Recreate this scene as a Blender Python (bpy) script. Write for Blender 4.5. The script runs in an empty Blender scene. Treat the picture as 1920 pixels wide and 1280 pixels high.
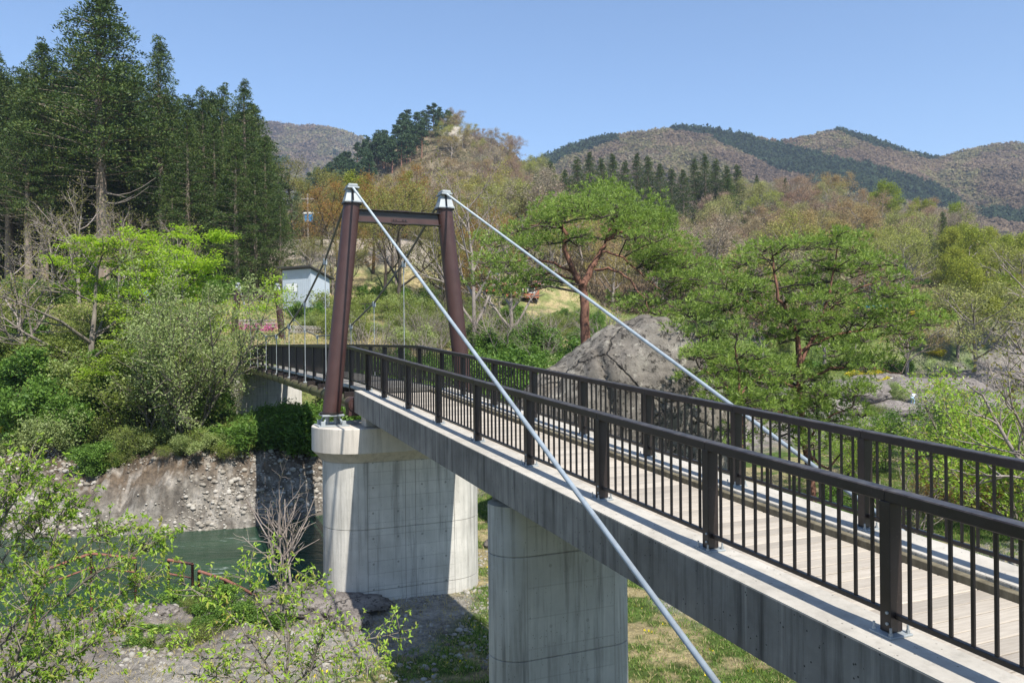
import bpy, math, random
import numpy as np
from mathutils import Vector, Matrix
R = math.radians
S = bpy.context.scene
COL = S.collection
# ------------------------------------------------------------------ camera, sky, sun, exposure
cd = bpy.data.cameras.new('camera'); cam = bpy.data.objects.new('camera', cd); COL.objects.link(cam)
F = 1493.0
cd.sensor_width = 36; cd.lens = F/1920*36; cd.clip_start = 0.1; cd.clip_end = 9000
cam.location = (0, 0, 0); cam.rotation_euler = (R(90), 0.009, 0)
S.camera = cam
SUN = Vector((0.384, -0.684, 1.0)).normalized()
el = math.asin(SUN.z); az = math.atan2(SUN.x, SUN.y)
w = bpy.data.worlds.new('World'); S.world = w; w.use_nodes = True
nt = w.node_tree; bg = nt.nodes['Background']
sky = nt.nodes.new('ShaderNodeTexSky'); sky.sky_type = 'NISHITA'; sky.sun_disc = False
sky.sun_elevation = el; sky.sun_rotation = az; sky.altitude = 300; sky.air_density = 1.0; sky.dust_density = 0.4; sky.ozone_density = 3.6
nt.links.new(sky.outputs[0], bg.inputs[0]); bg.inputs[1].default_value = 0.12
sl = bpy.data.lights.new('sun', 'SUN'); sl.energy = 5.0; sl.angle = R(0.5); sl.color = (1, 0.95, 0.87)
so = bpy.data.objects.new('sun', sl); COL.objects.link(so); so.rotation_euler = SUN.to_track_quat('Z', 'Y').to_euler(); so.location = (20, -30, 60)
S.view_settings.view_transform = 'Standard'; S.view_settings.look = 'None'; S.view_settings.gamma = 1
S.view_settings.exposure = 0.77
try: S.cycles.max_bounces = 6; S.cycles.transparent_max_bounces = 4; S.cycles.volume_bounces = 0
except Exception: pass

# ------------------------------------------------------------------ helpers
def tag(o, label=None, cat=None, group=None, kind=None):
    if label: o['label'] = label
    if cat: o['category'] = cat
    if group: o['group'] = group
    if kind: o['kind'] = kind
    return o
def rawmesh(name, V, Fs, smooth=False):
    """V (N,3) array, Fs list of (M,k) int arrays"""
    me = bpy.data.meshes.new(name); V = np.asarray(V, dtype=np.float32)
    me.vertices.add(len(V)); me.vertices.foreach_set('co', V.ravel())
    Fs = [np.asarray(f, dtype=np.int32) for f in Fs if len(f)]
    n = sum(f.size for f in Fs); m = sum(len(f) for f in Fs)
    me.loops.add(n); me.loops.foreach_set('vertex_index', np.concatenate([f.ravel() for f in Fs]))
    me.polygons.add(m)
    tot = np.concatenate([np.full(len(f), f.shape[1]) for f in Fs]).astype(np.int32)
    st = np.concatenate([[0], np.cumsum(tot)[:-1]]).astype(np.int32)
    me.polygons.foreach_set('loop_start', st); me.polygons.foreach_set('loop_total', tot)
    me.polygons.foreach_set('use_smooth', np.full(m, smooth))
    me.update(calc_edges=True); me.validate()
    return me
def link(name, me, mat, parent=None):
    if mat and not me.materials: me.materials.append(mat)
    o = bpy.data.objects.new(name, me); COL.objects.link(o)
    if parent: o.parent = parent
    return o
class MB:
    """collects pieces into one mesh"""
    def __init__(s): s.V = []; s.F3 = []; s.F4 = []; s.FN = []; s.n = 0
    def add(s, V, faces):
        V = np.asarray(V, dtype=float)
        for f in faces:
            f = [i+s.n for i in f]
            (s.F3 if len(f) == 3 else s.F4 if len(f) == 4 else s.FN).append(f)
        s.V.append(V); s.n += len(V); return s
    def arr(s, V, F4=None, F3=None):
        if F4 is not None: s.F4 += (np.asarray(F4)+s.n).tolist()
        if F3 is not None: s.F3 += (np.asarray(F3)+s.n).tolist()
        s.V.append(np.asarray(V, dtype=float)); s.n += len(V); return s
    def box(s, x0, x1, y0, y1, z0, z1, slope=0.0):
        """z values shift with y by slope"""
        V = [(x, y, z+slope*y) for z in (z0, z1) for (x, y) in ((x0, y0), (x1, y0), (x1, y1), (x0, y1))]
        return s.add(V, [(3, 2, 1, 0), (4, 5, 6, 7), (0, 1, 5, 4), (1, 2, 6, 5), (2, 3, 7, 6), (3, 0, 4, 7)])
    def bbox(s, x0, x1, y0, y1, z0, z1, b=0.006, slope=0.0):
        """box with bevelled edges"""
        V = []
        for (dz, ix) in ((0, b), (b, 0)):
            pass
        for z, i in ((z0, b), (z0+b, 0), (z1-b, 0), (z1, b)):
            xa, xb, ya, yb = x0+i, x1-i, y0+i, y1-i
            c = b*0.6
            ring = [(xa+c, ya), (xb-c, ya), (xb, ya+c), (xb, yb-c), (xb-c, yb), (xa+c, yb), (xa, yb-c), (xa, ya+c)]
            V += [(x, y, z+slope*y) for x, y in ring]
        Fc = [tuple(range(7, -1, -1)), tuple(range(24, 32))]
        for k in range(3):
            for j in range(8): Fc.append((k*8+j, k*8+(j+1) % 8, k*8+8+(j+1) % 8, k*8+8+j))
        return s.add(V, Fc)
    def tube(s, pts, rad, k=8, cap=True):
        P = [Vector(p) for p in pts]; rad = rad if hasattr(rad, '__len__') else [rad]*len(P)
        V = []; Fc = []
        for i, p in enumerate(P):
            d = (P[min(i+1, len(P)-1)]-P[max(i-1, 0)]).normalized()
            a = Vector((0, 0, 1)) if abs(d.z) < 0.9 else Vector((1, 0, 0))
            u = d.cross(a).normalized(); v = d.cross(u)
            for j in range(k):
                t = 2*math.pi*j/k; V.append(p+(u*math.cos(t)+v*math.sin(t))*rad[i])
        for i in range(len(P)-1):
            for j in range(k): Fc.append((i*k+j, i*k+(j+1) % k, (i+1)*k+(j+1) % k, (i+1)*k+j))
        if cap: Fc += [tuple(range(k)), tuple(range((len(P)-1)*k+k-1, (len(P)-1)*k-1, -1))]
        return s.add(V, Fc)
    def prism(s, poly, z0, z1, z1b=None):
        n = len(poly); V = [(x, y, z0) for x, y in poly]+[(x, y, z1) for x, y in poly]
        return s.add(V, [tuple(range(n-1, -1, -1)), tuple(range(n, 2*n))]+[(i, (i+1) % n, n+(i+1) % n, n+i) for i in range(n)])
    def mesh(s, name, smooth=False):
        Fs = [f for f in (s.F3, s.F4) if f]
        Fs = [np.array(f) for f in Fs]
        by = {}
        for f in s.FN: by.setdefault(len(f), []).append(f)
        Fs += [np.array(v) for v in by.values()]
        return rawmesh(name, np.concatenate(s.V), Fs, smooth)
    def build(s, name, mat, parent=None, smooth=False, auto=None):
        me = s.mesh(name, smooth)
        if auto: me.polygons.foreach_set('use_smooth', [True]*len(me.polygons)); me.set_sharp_from_angle(angle=R(auto))
        return link(name, me, mat, parent)
TH = math.atan(648/F)
def thing(name, label, cat, loc=(0, 0, 0), rot=0.0, group=None):
    o = bpy.data.objects.new(name, None); COL.objects.link(o); o.empty_display_size = 0.3
    o.location = loc; o.rotation_euler = (0, 0, rot); return tag(o, label, cat, group)
def bw(n, s, z=0): return (-math.sin(TH)*s+math.cos(TH)*n, math.cos(TH)*s+math.sin(TH)*n, z)
def bthing(name, label, cat, group=None, kind=None):     # bridge frame: local x = across, local y = along
    o = thing(name, label, cat, (0, 0, 0), TH, group)
    if kind: o['kind'] = kind
    return o
def rebase(o, n, s, z):                                   # move a bridge thing's origin to its base
    d = Vector((n, s, z)); o.location = bw(n, s, z)
    for c in o.children: c.location = Vector(c.location)-d
def copy_tree(o, parent=None):
    c = o.copy(); COL.objects.link(c); c.parent = parent
    for ch in o.children: copy_tree(ch, c)
    return c
# value noise
def _h(ix, iy, iz, seed):
    n = (ix*374761393+iy*668265263+iz*2147483647+seed*1274126177) & 0xffffffff
    n = ((n ^ (n >> 13))*1274126177) & 0xffffffff
    n = ((n ^ (n >> 16))*2246822519) & 0xffffffff
    return ((n ^ (n >> 15)) & 0xffffff)/float(0xffffff)*2-1
def vnoise(x, y, z=0.0, seed=0):
    x, y, z = np.broadcast_arrays(np.asarray(x, float), np.asarray(y, float), np.asarray(z, float))
    ix = np.floor(x).astype(np.int64); iy = np.floor(y).astype(np.int64); iz = np.floor(z).astype(np.int64)
    fx = x-ix; fy = y-iy; fz = z-iz
    fx = fx*fx*(3-2*fx); fy = fy*fy*(3-2*fy); fz = fz*fz*(3-2*fz); r = 0
    for a in (0, 1):
        for b in (0, 1):
            for c in (0, 1):
                r = r+_h(ix+a, iy+b, iz+c, seed)*(fx if a else 1-fx)*(fy if b else 1-fy)*(fz if c else 1-fz)
    return r
def fbm(x, y, z=0.0, oct=4, seed=0):
    r = 0; a = 1; t = 0
    for i in range(oct): r = r+a*vnoise(np.asarray(x)*2**i+17.3*i, np.asarray(y)*2**i-9.1*i, np.asarray(z)*2**i, seed+i); t += a; a *= 0.5
    return r/t
def sm(a, b, x): t = np.clip((x-a)/(b-a), 0, 1); return t*t*(3-2*t)

CX = 5.567
# ------------------------------------------------------------------ materials
def mat(name):
    m = bpy.data.materials.new(name); m.use_nodes = True; nt = m.node_tree; nt.nodes.clear()
    out = nt.nodes.new('ShaderNodeOutputMaterial'); p = nt.nodes.new('ShaderNodeBsdfPrincipled')
    nt.links.new(p.outputs[0], out.inputs[0]); return m, nt, p, out
def N(nt, t, **k):
    n = nt.nodes.new(t)
    for a, b in k.items():
        if a.startswith('i_'):
            key = a[2:]; n.inputs[int(key) if key.isdigit() else key.replace('_', ' ')].default_value = b
        else: setattr(n, a, b)
    return n
def L(nt, a, b): nt.links.new(a, b)
def ramp(nt, fac, stops):
    r = nt.nodes.new('ShaderNodeValToRGB'); e = r.color_ramp.elements
    while len(e) < len(stops): e.new(0.5)
    for x, (p, c) in zip(e, stops): x.position = p; x.color = (c if len(c) == 4 else (*c, 1))
    L(nt, fac, r.inputs[0]); return r.outputs[0]
def noise(nt, vec, scale, detail=4, rough=0.55, sc=None):
    if sc:
        mp = N(nt, 'ShaderNodeMapping'); mp.inputs['Scale'].default_value = sc; L(nt, vec, mp.inputs[0]); vec = mp.outputs[0]
    n = N(nt, 'ShaderNodeTexNoise'); n.inputs['Scale'].default_value = scale; n.inputs['Detail'].default_value = detail; n.inputs['Roughness'].default_value = rough
    L(nt, vec, n.inputs['Vector']); return n.outputs['Fac']
def mixc(nt, fac, a, b, mode='MIX'):
    m = nt.nodes.new('ShaderNodeMix'); m.data_type = 'RGBA'; m.blend_type = mode
    for sock, v in ((m.inputs['Factor'], fac), (m.inputs[6], a), (m.inputs[7], b)):
        if isinstance(v, (int, float)): sock.default_value = v
        elif isinstance(v, tuple): sock.default_value = (*v, 1) if len(v) == 3 else v
        else: L(nt, v, sock)
    return m.outputs[2]
def math_(nt, op, a, b=None, c=None):
    m = nt.nodes.new('ShaderNodeMath'); m.operation = op
    for i, v in enumerate((a, b, c)):
        if v is None: continue
        if isinstance(v, (int, float)): m.inputs[i].default_value = v
        else: L(nt, v, m.inputs[i])
    return m.outputs[0]
def bump(nt, p, h, strength=0.3, dist=0.02):
    b = nt.nodes.new('ShaderNodeBump'); b.inputs['Strength'].default_value = strength; b.inputs['Distance'].default_value = dist
    L(nt, h, b.inputs['Height']); L(nt, b.outputs[0], p.inputs['Normal']); return b
def objco(nt): return nt.nodes.new('ShaderNodeTexCoord').outputs['Object']
def sepxyz(nt, v): s = nt.nodes.new('ShaderNodeSeparateXYZ'); L(nt, v, s.inputs[0]); return s.outputs

def m_concrete(name, c0, c1, streak=0.5, pits=0.5, zl=None, zoff=0.0, xl=None, spots=False, lines=0.6):
    m, nt, p, out = mat(name); oc = objco(nt)
    base = ramp(nt, noise(nt, oc, 1.3, 6, 0.6), [(0.3, c0), (0.7, c1)])
    st = noise(nt, oc, 2.2, 5, 0.65, (3.5, 3.5, 0.22))
    base = mixc(nt, math_(nt, 'MULTIPLY', ramp(nt, st, [(0.48, (0, 0, 0)), (0.7, (1, 1, 1))]), streak), base, tuple(x*0.42 for x in c0))
    st2 = noise(nt, oc, 1.1, 5, 0.7, (9, 9, 0.3))
    base = mixc(nt, math_(nt, 'MULTIPLY', ramp(nt, st2, [(0.55, (0, 0, 0)), (0.75, (1, 1, 1))]), streak*0.6), base, tuple(min(1, x*1.35) for x in c1))
    v = N(nt, 'ShaderNodeTexVoronoi'); v.inputs['Scale'].default_value = 16; L(nt, oc, v.inputs['Vector'])
    pit = math_(nt, 'MULTIPLY', math_(nt, 'LESS_THAN', v.outputs['Distance'], 0.13), math_(nt, 'GREATER_THAN', noise(nt, oc, 4, 2), 0.52))
    base = mixc(nt, math_(nt, 'MULTIPLY', pit, pits), base, tuple(x*0.3 for x in c0))
    if spots:
        lv = noise(nt, oc, 28, 6, 0.75); base = mixc(nt, ramp(nt, lv, [(0.5, (0, 0, 0)), (0.62, (0.85, 0.85, 0.85))]), base, tuple(x*0.33 for x in c0))
    X = sepxyz(nt, oc); h = None
    if zl:
        f = math_(nt, 'FRACT', math_(nt, 'ADD', math_(nt, 'DIVIDE', math_(nt, 'SUBTRACT', X[2], zoff), zl), 50))
        ln = math_(nt, 'LESS_THAN', math_(nt, 'ABSOLUTE', math_(nt, 'SUBTRACT', f, 0.5)), 0.022)
        flat = math_(nt, 'LESS_THAN', math_(nt, 'ABSOLUTE', math_(nt, 'SUBTRACT', X[0], CX)), xl[1]-CX)
        ln = math_(nt, 'MULTIPLY', math_(nt, 'MULTIPLY', ln, flat), math_(nt, 'MULTIPLY', noise(nt, oc, 1.7, 2), 1.1))
        for xv in xl: ln = math_(nt, 'MAXIMUM', ln, math_(nt, 'LESS_THAN', math_(nt, 'ABSOLUTE', math_(nt, 'SUBTRACT', X[0], xv)), 0.009))
        # tie holes
        fx = math_(nt, 'SUBTRACT', math_(nt, 'FRACT', math_(nt, 'ADD', math_(nt, 'DIVIDE', X[0], 0.62), 50.1)), 0.5)
        fz = math_(nt, 'SUBTRACT', math_(nt, 'FRACT', math_(nt, 'ADD', math_(nt, 'DIVIDE', X[2], zl*2), 50.2)), 0.5)
        dd = math_(nt, 'ADD', math_(nt, 'POWER', math_(nt, 'MULTIPLY', fx, 0.62), 2), math_(nt, 'POWER', math_(nt, 'MULTIPLY', fz, zl*2), 2))
        hole = math_(nt, 'MULTIPLY', flat, math_(nt, 'LESS_THAN', dd, 0.0007))
        # each lift of formwork its own tone
        fl = math_(nt, 'FLOOR', math_(nt, 'DIVIDE', math_(nt, 'SUBTRACT', X[2], zoff-zl/2), zl))
        wn = N(nt, 'ShaderNodeTexWhiteNoise', noise_dimensions='1D'); L(nt, fl, wn.inputs['W'])
        base = mixc(nt, math_(nt, 'MULTIPLY', wn.outputs[0], 0.16), base, tuple(x*0.6 for x in c1))
        base = mixc(nt, math_(nt, 'MULTIPLY', math_(nt, 'MAXIMUM', ln, hole), lines), base, tuple(x*0.3 for x in c0))
    L(nt, base, p.inputs['Base Color']); p.inputs['Roughness'].default_value = 0.88
    hh = math_(nt, 'SUBTRACT', noise(nt, oc, 30, 6, 0.7), math_(nt, 'MULTIPLY', pit, 0.8))
    bump(nt, p, hh, 0.35, 0.01); return m
def m_steel(name, c, rough=0.45, metal=0.0, var=0.25):
    m, nt, p, out = mat(name); oc = objco(nt)
    n = noise(nt, oc, 3, 5, 0.6)
    col = mixc(nt, ramp(nt, n, [(0.35, (0, 0, 0)), (0.7, (1, 1, 1))]), tuple(x*(1-var) for x in c), tuple(min(1, x*(1+var)) for x in c))
    d = noise(nt, oc, 40, 4, 0.7); col = mixc(nt, math_(nt, 'MULTIPLY', ramp(nt, d, [(0.6, (0, 0, 0)), (0.8, (1, 1, 1))]), 0.3), col, (0.2, 0.17, 0.14))
    ge = nt.nodes.new('ShaderNodeNewGeometry'); up = math_(nt, 'MULTIPLY', math_(nt, 'GREATER_THAN', sepxyz(nt, ge.outputs['Normal'])[2], 0.7), ramp(nt, noise(nt, oc, 7, 6, 0.7), [(0.4, (0, 0, 0)), (0.75, (0.45, 0.45, 0.45))])); col = mixc(nt, up, col, (0.17, 0.15, 0.13))
    L(nt, col, p.inputs['Base Color']); p.inputs['Metallic'].default_value = metal
    L(nt, math_(nt, 'MULTIPLY_ADD', n, 0.25, rough-0.12), p.inputs['Roughness']); bump(nt, p, noise(nt, oc, 60, 3), 0.05, 0.002); return m
def m_leaf(name, cols, trans=0.35, rough=0.55, nscale=0.6, vcol=False, sat=None):
    """cols: list of colours picked by clump noise and per-object random"""
    m, nt, p, out = mat(name); oc = objco(nt)
    oi = nt.nodes.new('ShaderNodeObjectInfo'); ge = nt.nodes.new('ShaderNodeNewGeometry')
    rn = ge.outputs['Random Per Island']
    f = math_(nt, 'ADD', math_(nt, 'MULTIPLY', noise(nt, oc, nscale, 3), 0.55), math_(nt, 'MULTIPLY', rn, 0.45))
    k = len(cols); col = ramp(nt, f, [(0.22+0.56*i/max(1, k-1), c) for i, c in enumerate(cols)])
    col = mixc(nt, 0.5, col, ramp(nt, oi.outputs['Random'], [(0, (0.72, 0.74, 0.72)), (1, (1.15, 1.12, 1.05))]), 'MULTIPLY')
    col = mixc(nt, 1.0, col, (1.35, 1.35, 1.35), 'MULTIPLY')
    L(nt, col, p.inputs['Base Color']); p.inputs['Roughness'].default_value = rough
    p.inputs['Specular IOR Level'].default_value = 0.3
    t = N(nt, 'ShaderNodeBsdfTranslucent'); L(nt, mixc(nt, 1.0, col, (1.25, 1.3, 0.7), 'MULTIPLY'), t.inputs[0])
    ms = N(nt, 'ShaderNodeMixShader'); ms.inputs[0].default_value = trans
    L(nt, p.outputs[0], ms.inputs[1]); L(nt, t.outputs[0], ms.inputs[2]); L(nt, ms.outputs[0], out.inputs[0]); return m
def m_objrand_leaf(name, stops, trans=0.3):
    """species colour picked by the object's own random value"""
    m, nt, p, out = mat(name); oc = objco(nt)
    oi = nt.nodes.new('ShaderNodeObjectInfo'); ge = nt.nodes.new('ShaderNodeNewGeometry')
    col = ramp(nt, oi.outputs['Random'], stops)
    f = math_(nt, 'ADD', math_(nt, 'MULTIPLY', noise(nt, oc, 0.5, 2), 0.6), math_(nt, 'MULTIPLY', ge.outputs['Random Per Island'], 0.5))
    col = mixc(nt, 1.0, col, ramp(nt, f, [(0.2, (0.6, 0.6, 0.6)), (0.8, (1.5, 1.45, 1.3))]), 'MULTIPLY')
    L(nt, col, p.inputs['Base Color']); p.inputs['Roughness'].default_value = 0.7; p.inputs['Specular IOR Level'].default_value = 0.15
    t = N(nt, 'ShaderNodeBsdfTranslucent'); L(nt, col, t.inputs[0])
    ms = N(nt, 'ShaderNodeMixShader'); ms.inputs[0].default_value = trans
    L(nt, p.outputs[0], ms.inputs[1]); L(nt, t.outputs[0], ms.inputs[2]); L(nt, ms.outputs[0], out.inputs[0]); return m
def m_vcol(name, rough=0.8, trans=0.25, attr='Col', b=0.0, fine=None):
    m, nt, p, out = mat(name); a = N(nt, 'ShaderNodeVertexColor', layer_name=attr); oc = objco(nt)
    col = a.outputs[0]
    col = mixc(nt, 1.0, col, ramp(nt, noise(nt, oc, fine or 1.0, 4), [(0.25, (0.7, 0.7, 0.7)), (0.75, (1.3, 1.3, 1.3))]), 'MULTIPLY')
    L(nt, col, p.inputs['Base Color']); p.inputs['Roughness'].default_value = rough; p.inputs['Specular IOR Level'].default_value = 0.15
    if trans:
        t = N(nt, 'ShaderNodeBsdfTranslucent'); L(nt, col, t.inputs[0]); ms = N(nt, 'ShaderNodeMixShader'); ms.inputs[0].default_value = trans
        L(nt, p.outputs[0], ms.inputs[1]); L(nt, t.outputs[0], ms.inputs[2]); L(nt, ms.outputs[0], out.inputs[0])
    return m
def m_bark(name, c0, c1, sc=5, zs=0.25, b=0.6):
    m, nt, p, out = mat(name); oc = objco(nt)
    n = noise(nt, oc, sc, 6, 0.7, (1, 1, zs)); L(nt, ramp(nt, n, [(0.35, c0), (0.65, c1)]), p.inputs['Base Color'])
    p.inputs['Roughness'].default_value = 0.9; p.inputs['Specular IOR Level'].default_value = 0.2; bump(nt, p, n, b, 0.03); return m
def m_plain(name, c, rough=0.7, var=0.2, sc=6):
    m, nt, p, out = mat(name); oc = objco(nt); n = noise(nt, oc, sc, 5, 0.6)
    L(nt, ramp(nt, n, [(0.3, tuple(x*(1-var) for x in c)), (0.7, tuple(min(1, x*(1+var)) for x in c))]), p.inputs['Base Color'])
    p.inputs['Roughness'].default_value = rough; bump(nt, p, n, 0.1, 0.01); return m
def m_rock(name, c0, c1, c2, sc=1.0):
    m, nt, p, out = mat(name); oc = objco(nt)
    n = noise(nt, oc, 1.2*sc, 8, 0.7); col = ramp(nt, n, [(0.3, c0), (0.52, c1), (0.75, c2)])
    l = noise(nt, oc, 7*sc, 6, 0.8); col = mixc(nt, ramp(nt, l, [(0.52, (0, 0, 0)), (0.6, (0.9, 0.9, 0.9))]), col, tuple(x*0.28 for x in c0))
    l2 = noise(nt, oc, 4.3*sc, 8, 0.8); col = mixc(nt, ramp(nt, l2, [(0.56, (0, 0, 0)), (0.66, (0.8, 0.8, 0.8))]), col, tuple(min(1, x*1.35) for x in c2))
    vv = N(nt, 'ShaderNodeTexVoronoi', feature='DISTANCE_TO_EDGE'); vv.inputs['Scale'].default_value = 0.55*sc
    ds = N(nt, 'ShaderNodeVectorMath', operation='MULTIPLY_ADD'); nc = N(nt, 'ShaderNodeTexNoise'); nc.inputs['Scale'].default_value = 1.4*sc; nc.inputs['Detail'].default_value = 5; L(nt, oc, nc.inputs['Vector']); L(nt, nc.outputs['Color'], ds.inputs[0]); ds.inputs[1].default_value = (0.9, 0.9, 0.9); L(nt, oc, ds.inputs[2]); L(nt, ds.outputs[0], vv.inputs['Vector'])
    crk = ramp(nt, vv.outputs['Distance'], [(0.0, (1, 1, 1)), (0.014, (0, 0, 0))]); col = mixc(nt, math_(nt, 'MULTIPLY', crk, 0.55), col, tuple(x*0.25 for x in c0)); l = math_(nt, 'SUBTRACT', l, math_(nt, 'MULTIPLY', crk, 1.5))
    L(nt, col, p.inputs['Base Color']); p.inputs['Roughness'].default_value = 0.95; p.inputs['Specular IOR Level'].default_value = 0.15
    bump(nt, p, math_(nt, 'ADD', l, math_(nt, 'MULTIPLY', l2, 0.7)), 0.9, 0.08); return m
M = {}
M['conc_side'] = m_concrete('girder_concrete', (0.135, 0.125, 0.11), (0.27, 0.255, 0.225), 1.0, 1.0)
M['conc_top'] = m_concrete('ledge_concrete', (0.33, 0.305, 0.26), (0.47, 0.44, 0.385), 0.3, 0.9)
M['conc_kerb'] = m_concrete('kerb_concrete', (0.40, 0.37, 0.30), (0.52, 0.48, 0.41), 0.2, 0.5, spots=True)
M['pier'] = m_concrete('pier_concrete', (0.40, 0.385, 0.345), (0.56, 0.54, 0.49), 0.7, 0.7, zl=0.31, zoff=0.1, xl=(4.45, 6.68, 5.40, 5.66))
M['pier2'] = m_concrete('round_pier_concrete', (0.36, 0.35, 0.31), (0.50, 0.49, 0.44), 0.8, 0.7, zl=0.45, zoff=0.2, xl=(4.83, 6.30), lines=0.3)
M['cap'] = m_concrete('cap_concrete', (0.42, 0.39, 0.34), (0.54, 0.50, 0.44), 0.45, 0.8)
M['brown'] = m_steel('brown_steel', (0.020, 0.0145, 0.0135), 0.38)
M['tower'] = m_steel('tower_steel', (0.052, 0.024, 0.021), 0.45, 0, 0.12)
M['olive'] = m_steel('girder_steel', (0.115, 0.095, 0.05), 0.3)
M['galv'] = m_steel('galvanised_steel', (0.30, 0.33, 0.34), 0.55, 0.2, 0.2)
M['cable'] = m_steel('cable_sheath', (0.30, 0.35, 0.385), 0.45, 0.1, 0.15)
M['cabledk'] = m_steel('weathered_cable', (0.13, 0.13, 0.12), 0.5, 0.1, 0.1)
def m_boards():
    m, nt, p, out = mat('deck_boards'); oc = objco(nt); ge = nt.nodes.new('ShaderNodeNewGeometry')
    g = noise(nt, oc, 6, 6, 0.7, (0.5, 9, 1)); col = ramp(nt, g, [(0.3, (0.30, 0.265, 0.22)), (0.7, (0.455, 0.41, 0.35))])
    col = mixc(nt, 1, col, ramp(nt, ge.outputs['Random Per Island'], [(0, (0.78, 0.77, 0.75)), (1, (1.14, 1.13, 1.10))]), 'MULTIPLY')
    k = noise(nt, oc, 5, 3, 0.5, (1, 6, 1)); col = mixc(nt, ramp(nt, k, [(0.68, (0, 0, 0)), (0.74, (0.6, 0.6, 0.6))]), col, (0.22, 0.18, 0.14))
    L(nt, col, p.inputs['Base Color']); p.inputs['Roughness'].default_value = 0.85; bump(nt, p, g, 0.3, 0.004); return m
M['boards'] = m_boards()
M['timber'] = m_bark('old_timber', (0.10, 0.085, 0.055), (0.20, 0.175, 0.12), 8, 0.3, 0.4)

# ------------------------------------------------------------------ the bridge (n across, s along)
SL = 0.0545
def led(s): return -2.265+SL*s                       # ledge top along the ramp
S0, S1 = -7.0, 19.8
NN, NF = 4.60, 6.534                                 # the two railings
CX = 0.5*(NN+NF)
def main_z(s): return -1.13+0.06*(1-((s-37.5)/18.0)**2)   # deck of the hanging span
# concrete ramp
ramp_o = bthing('concrete_ramp', 'long grey concrete girder ramp sloping up from the right edge to the near brown tower', 'bridge ramp')
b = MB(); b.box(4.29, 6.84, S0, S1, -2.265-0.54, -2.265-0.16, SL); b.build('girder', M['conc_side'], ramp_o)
for (a0, a1, nm) in ((4.29, 4.79, 'near'), (6.34, 6.84, 'far')):
    b = MB(); b.box(a0, a1, S0, S1, -2.265-0.157, -2.265, SL)
    o = b.build('ledge', M['conc_top'], ramp_o)
    if nm == 'near':                                  # outer skin of the ledge in side concrete
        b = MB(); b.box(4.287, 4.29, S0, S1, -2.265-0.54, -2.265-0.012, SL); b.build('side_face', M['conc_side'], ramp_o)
b = MB(); rr = random.Random(3)
y = S0
while y < S1-0.05:
    b.bbox(4.80, 6.24, y, min(y+0.173, S1), -2.265-0.157, -2.265-0.10+rr.uniform(-0.002, 0.002), 0.005, SL); y += 0.187
b.build('deck_planks', M['boards'], ramp_o)
b = MB(); b.bbox(6.245, 6.33, S0, S1, -2.265-0.156, -2.265-0.03, 0.006, SL); b.build('timber_kerb', M['timber'], ramp_o)
b = MB(); b.box(6.334, 6.345, S0, S1, -2.265-0.156, -2.265-0.006, SL); b.build('kerb_face', M['conc_kerb'], ramp_o)
b = MB(); b.box(4.788, 4.794, S0, S1, -2.265-0.156, -2.265-0.006, SL); b.build('kerb_face', M['conc_kerb'], ramp_o)
rebase(ramp_o, CX, 6, led(6)-0.54)
# drips of weathering bits on the ledge outer lip are in the material

def rail_line(label, n, posts, ztop, zbase, name='bridge_railing', out=-1, lowbase=None):
    """posts: list of s; ztop/zbase functions"""
    t = bthing(name, label, 'railing', 'brown steel railings of the footbridge')
    hand = MB(); hw = 0.058; segs = posts
    for a, c in zip(segs[:-1], segs[1:]):
        za, zc = ztop(a), ztop(c); sl = (zc-za)/(c-a)
        hand.bbox(n-hw, n+hw, a+0.0015, c-0.0015, za-sl*a-0.082, za-sl*a, 0.008, sl)
    hand.build('handrail', M['brown'], t)
    low = []; bal = []
    for a, c in zip(segs[:-1], segs[1:]):
        za, zc = zbase(a)+0.125, zbase(c)+0.115; sl = (zc-za)/(c-a)
        q = MB(); q.bbox(n-0.02, n+0.02, a+0.046, c-0.046, za-sl*a, za-sl*a+0.038, 0.004, sl); q.build('bottom_rail', M['brown'], t)
        k = max(2, round((c-a)/0.154))
        for j in range(1, k):
            s = a+(c-a)*j/k; zt = za+(s-a)*sl+0.033; zu = ztop(a)+(ztop(c)-ztop(a))*(s-a)/(c-a)-0.06
            bal.append((s, zt, zu))
    bal.sort(key=lambda x: abs(x[0]-2.5))
    for s, z0, z1 in bal[:98]:
        q = MB(); q.bbox(n-0.011, n+0.011, s-0.011, s+0.011, z0, z1, 0.003); q.build('baluster', M['brown'], t)
    if len(bal) > 98:
        q = MB()
        for s, z0, z1 in bal[98:]: q.box(n-0.012, n+0.012, s-0.012, s+0.012, z0, z1)
        tag(q.build('baluster', M['brown'], t), kind='stuff')
    for s in posts:
        zb, zt = zbase(s), ztop(s); lb = lowbase(s) if lowbase else zb
        q = MB(); q.bbox(n-0.058, n+0.058, s-0.045, s+0.045, lb+0.018, zt-0.078, 0.006); p = q.build('post', M['brown'], t)
        q = MB(); sl = SL if not lowbase else 0
        q.bbox(n-0.11, n+0.10, s-0.095, s+0.095, lb-sl*s+0.0, lb-sl*s+0.016, 0.003, sl); q.build('base_plate', M['galv'], p)
        if not lowbase:
            for dx, dy in ((-0.085, -0.07), (-0.085, 0.07), (0.078, -0.07), (0.078, 0.07)):
                q = MB(); x, y = n+dx, s+dy; z = zbase(y)+0.016
                q.tube([(x, y, z), (x, y, z+0.02)], 0.015, 6); q.tube([(x, y, z+0.02), (x, y, z+0.055)], 0.0085, 8); q.build('bolt', M['galv'], p)
            for dz in (0.08, 0.155):
                q = MB(); q.tube([(n+out*0.056, s-0.02, zb+dz), (n+out*0.068, s-0.02, zb+dz)], 0.011, 8); q.build('bolt', M['galv'], p)
    rebase(t, n, posts[len(posts)//2], zbase(posts[len(posts)//2]))
    return t
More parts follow.
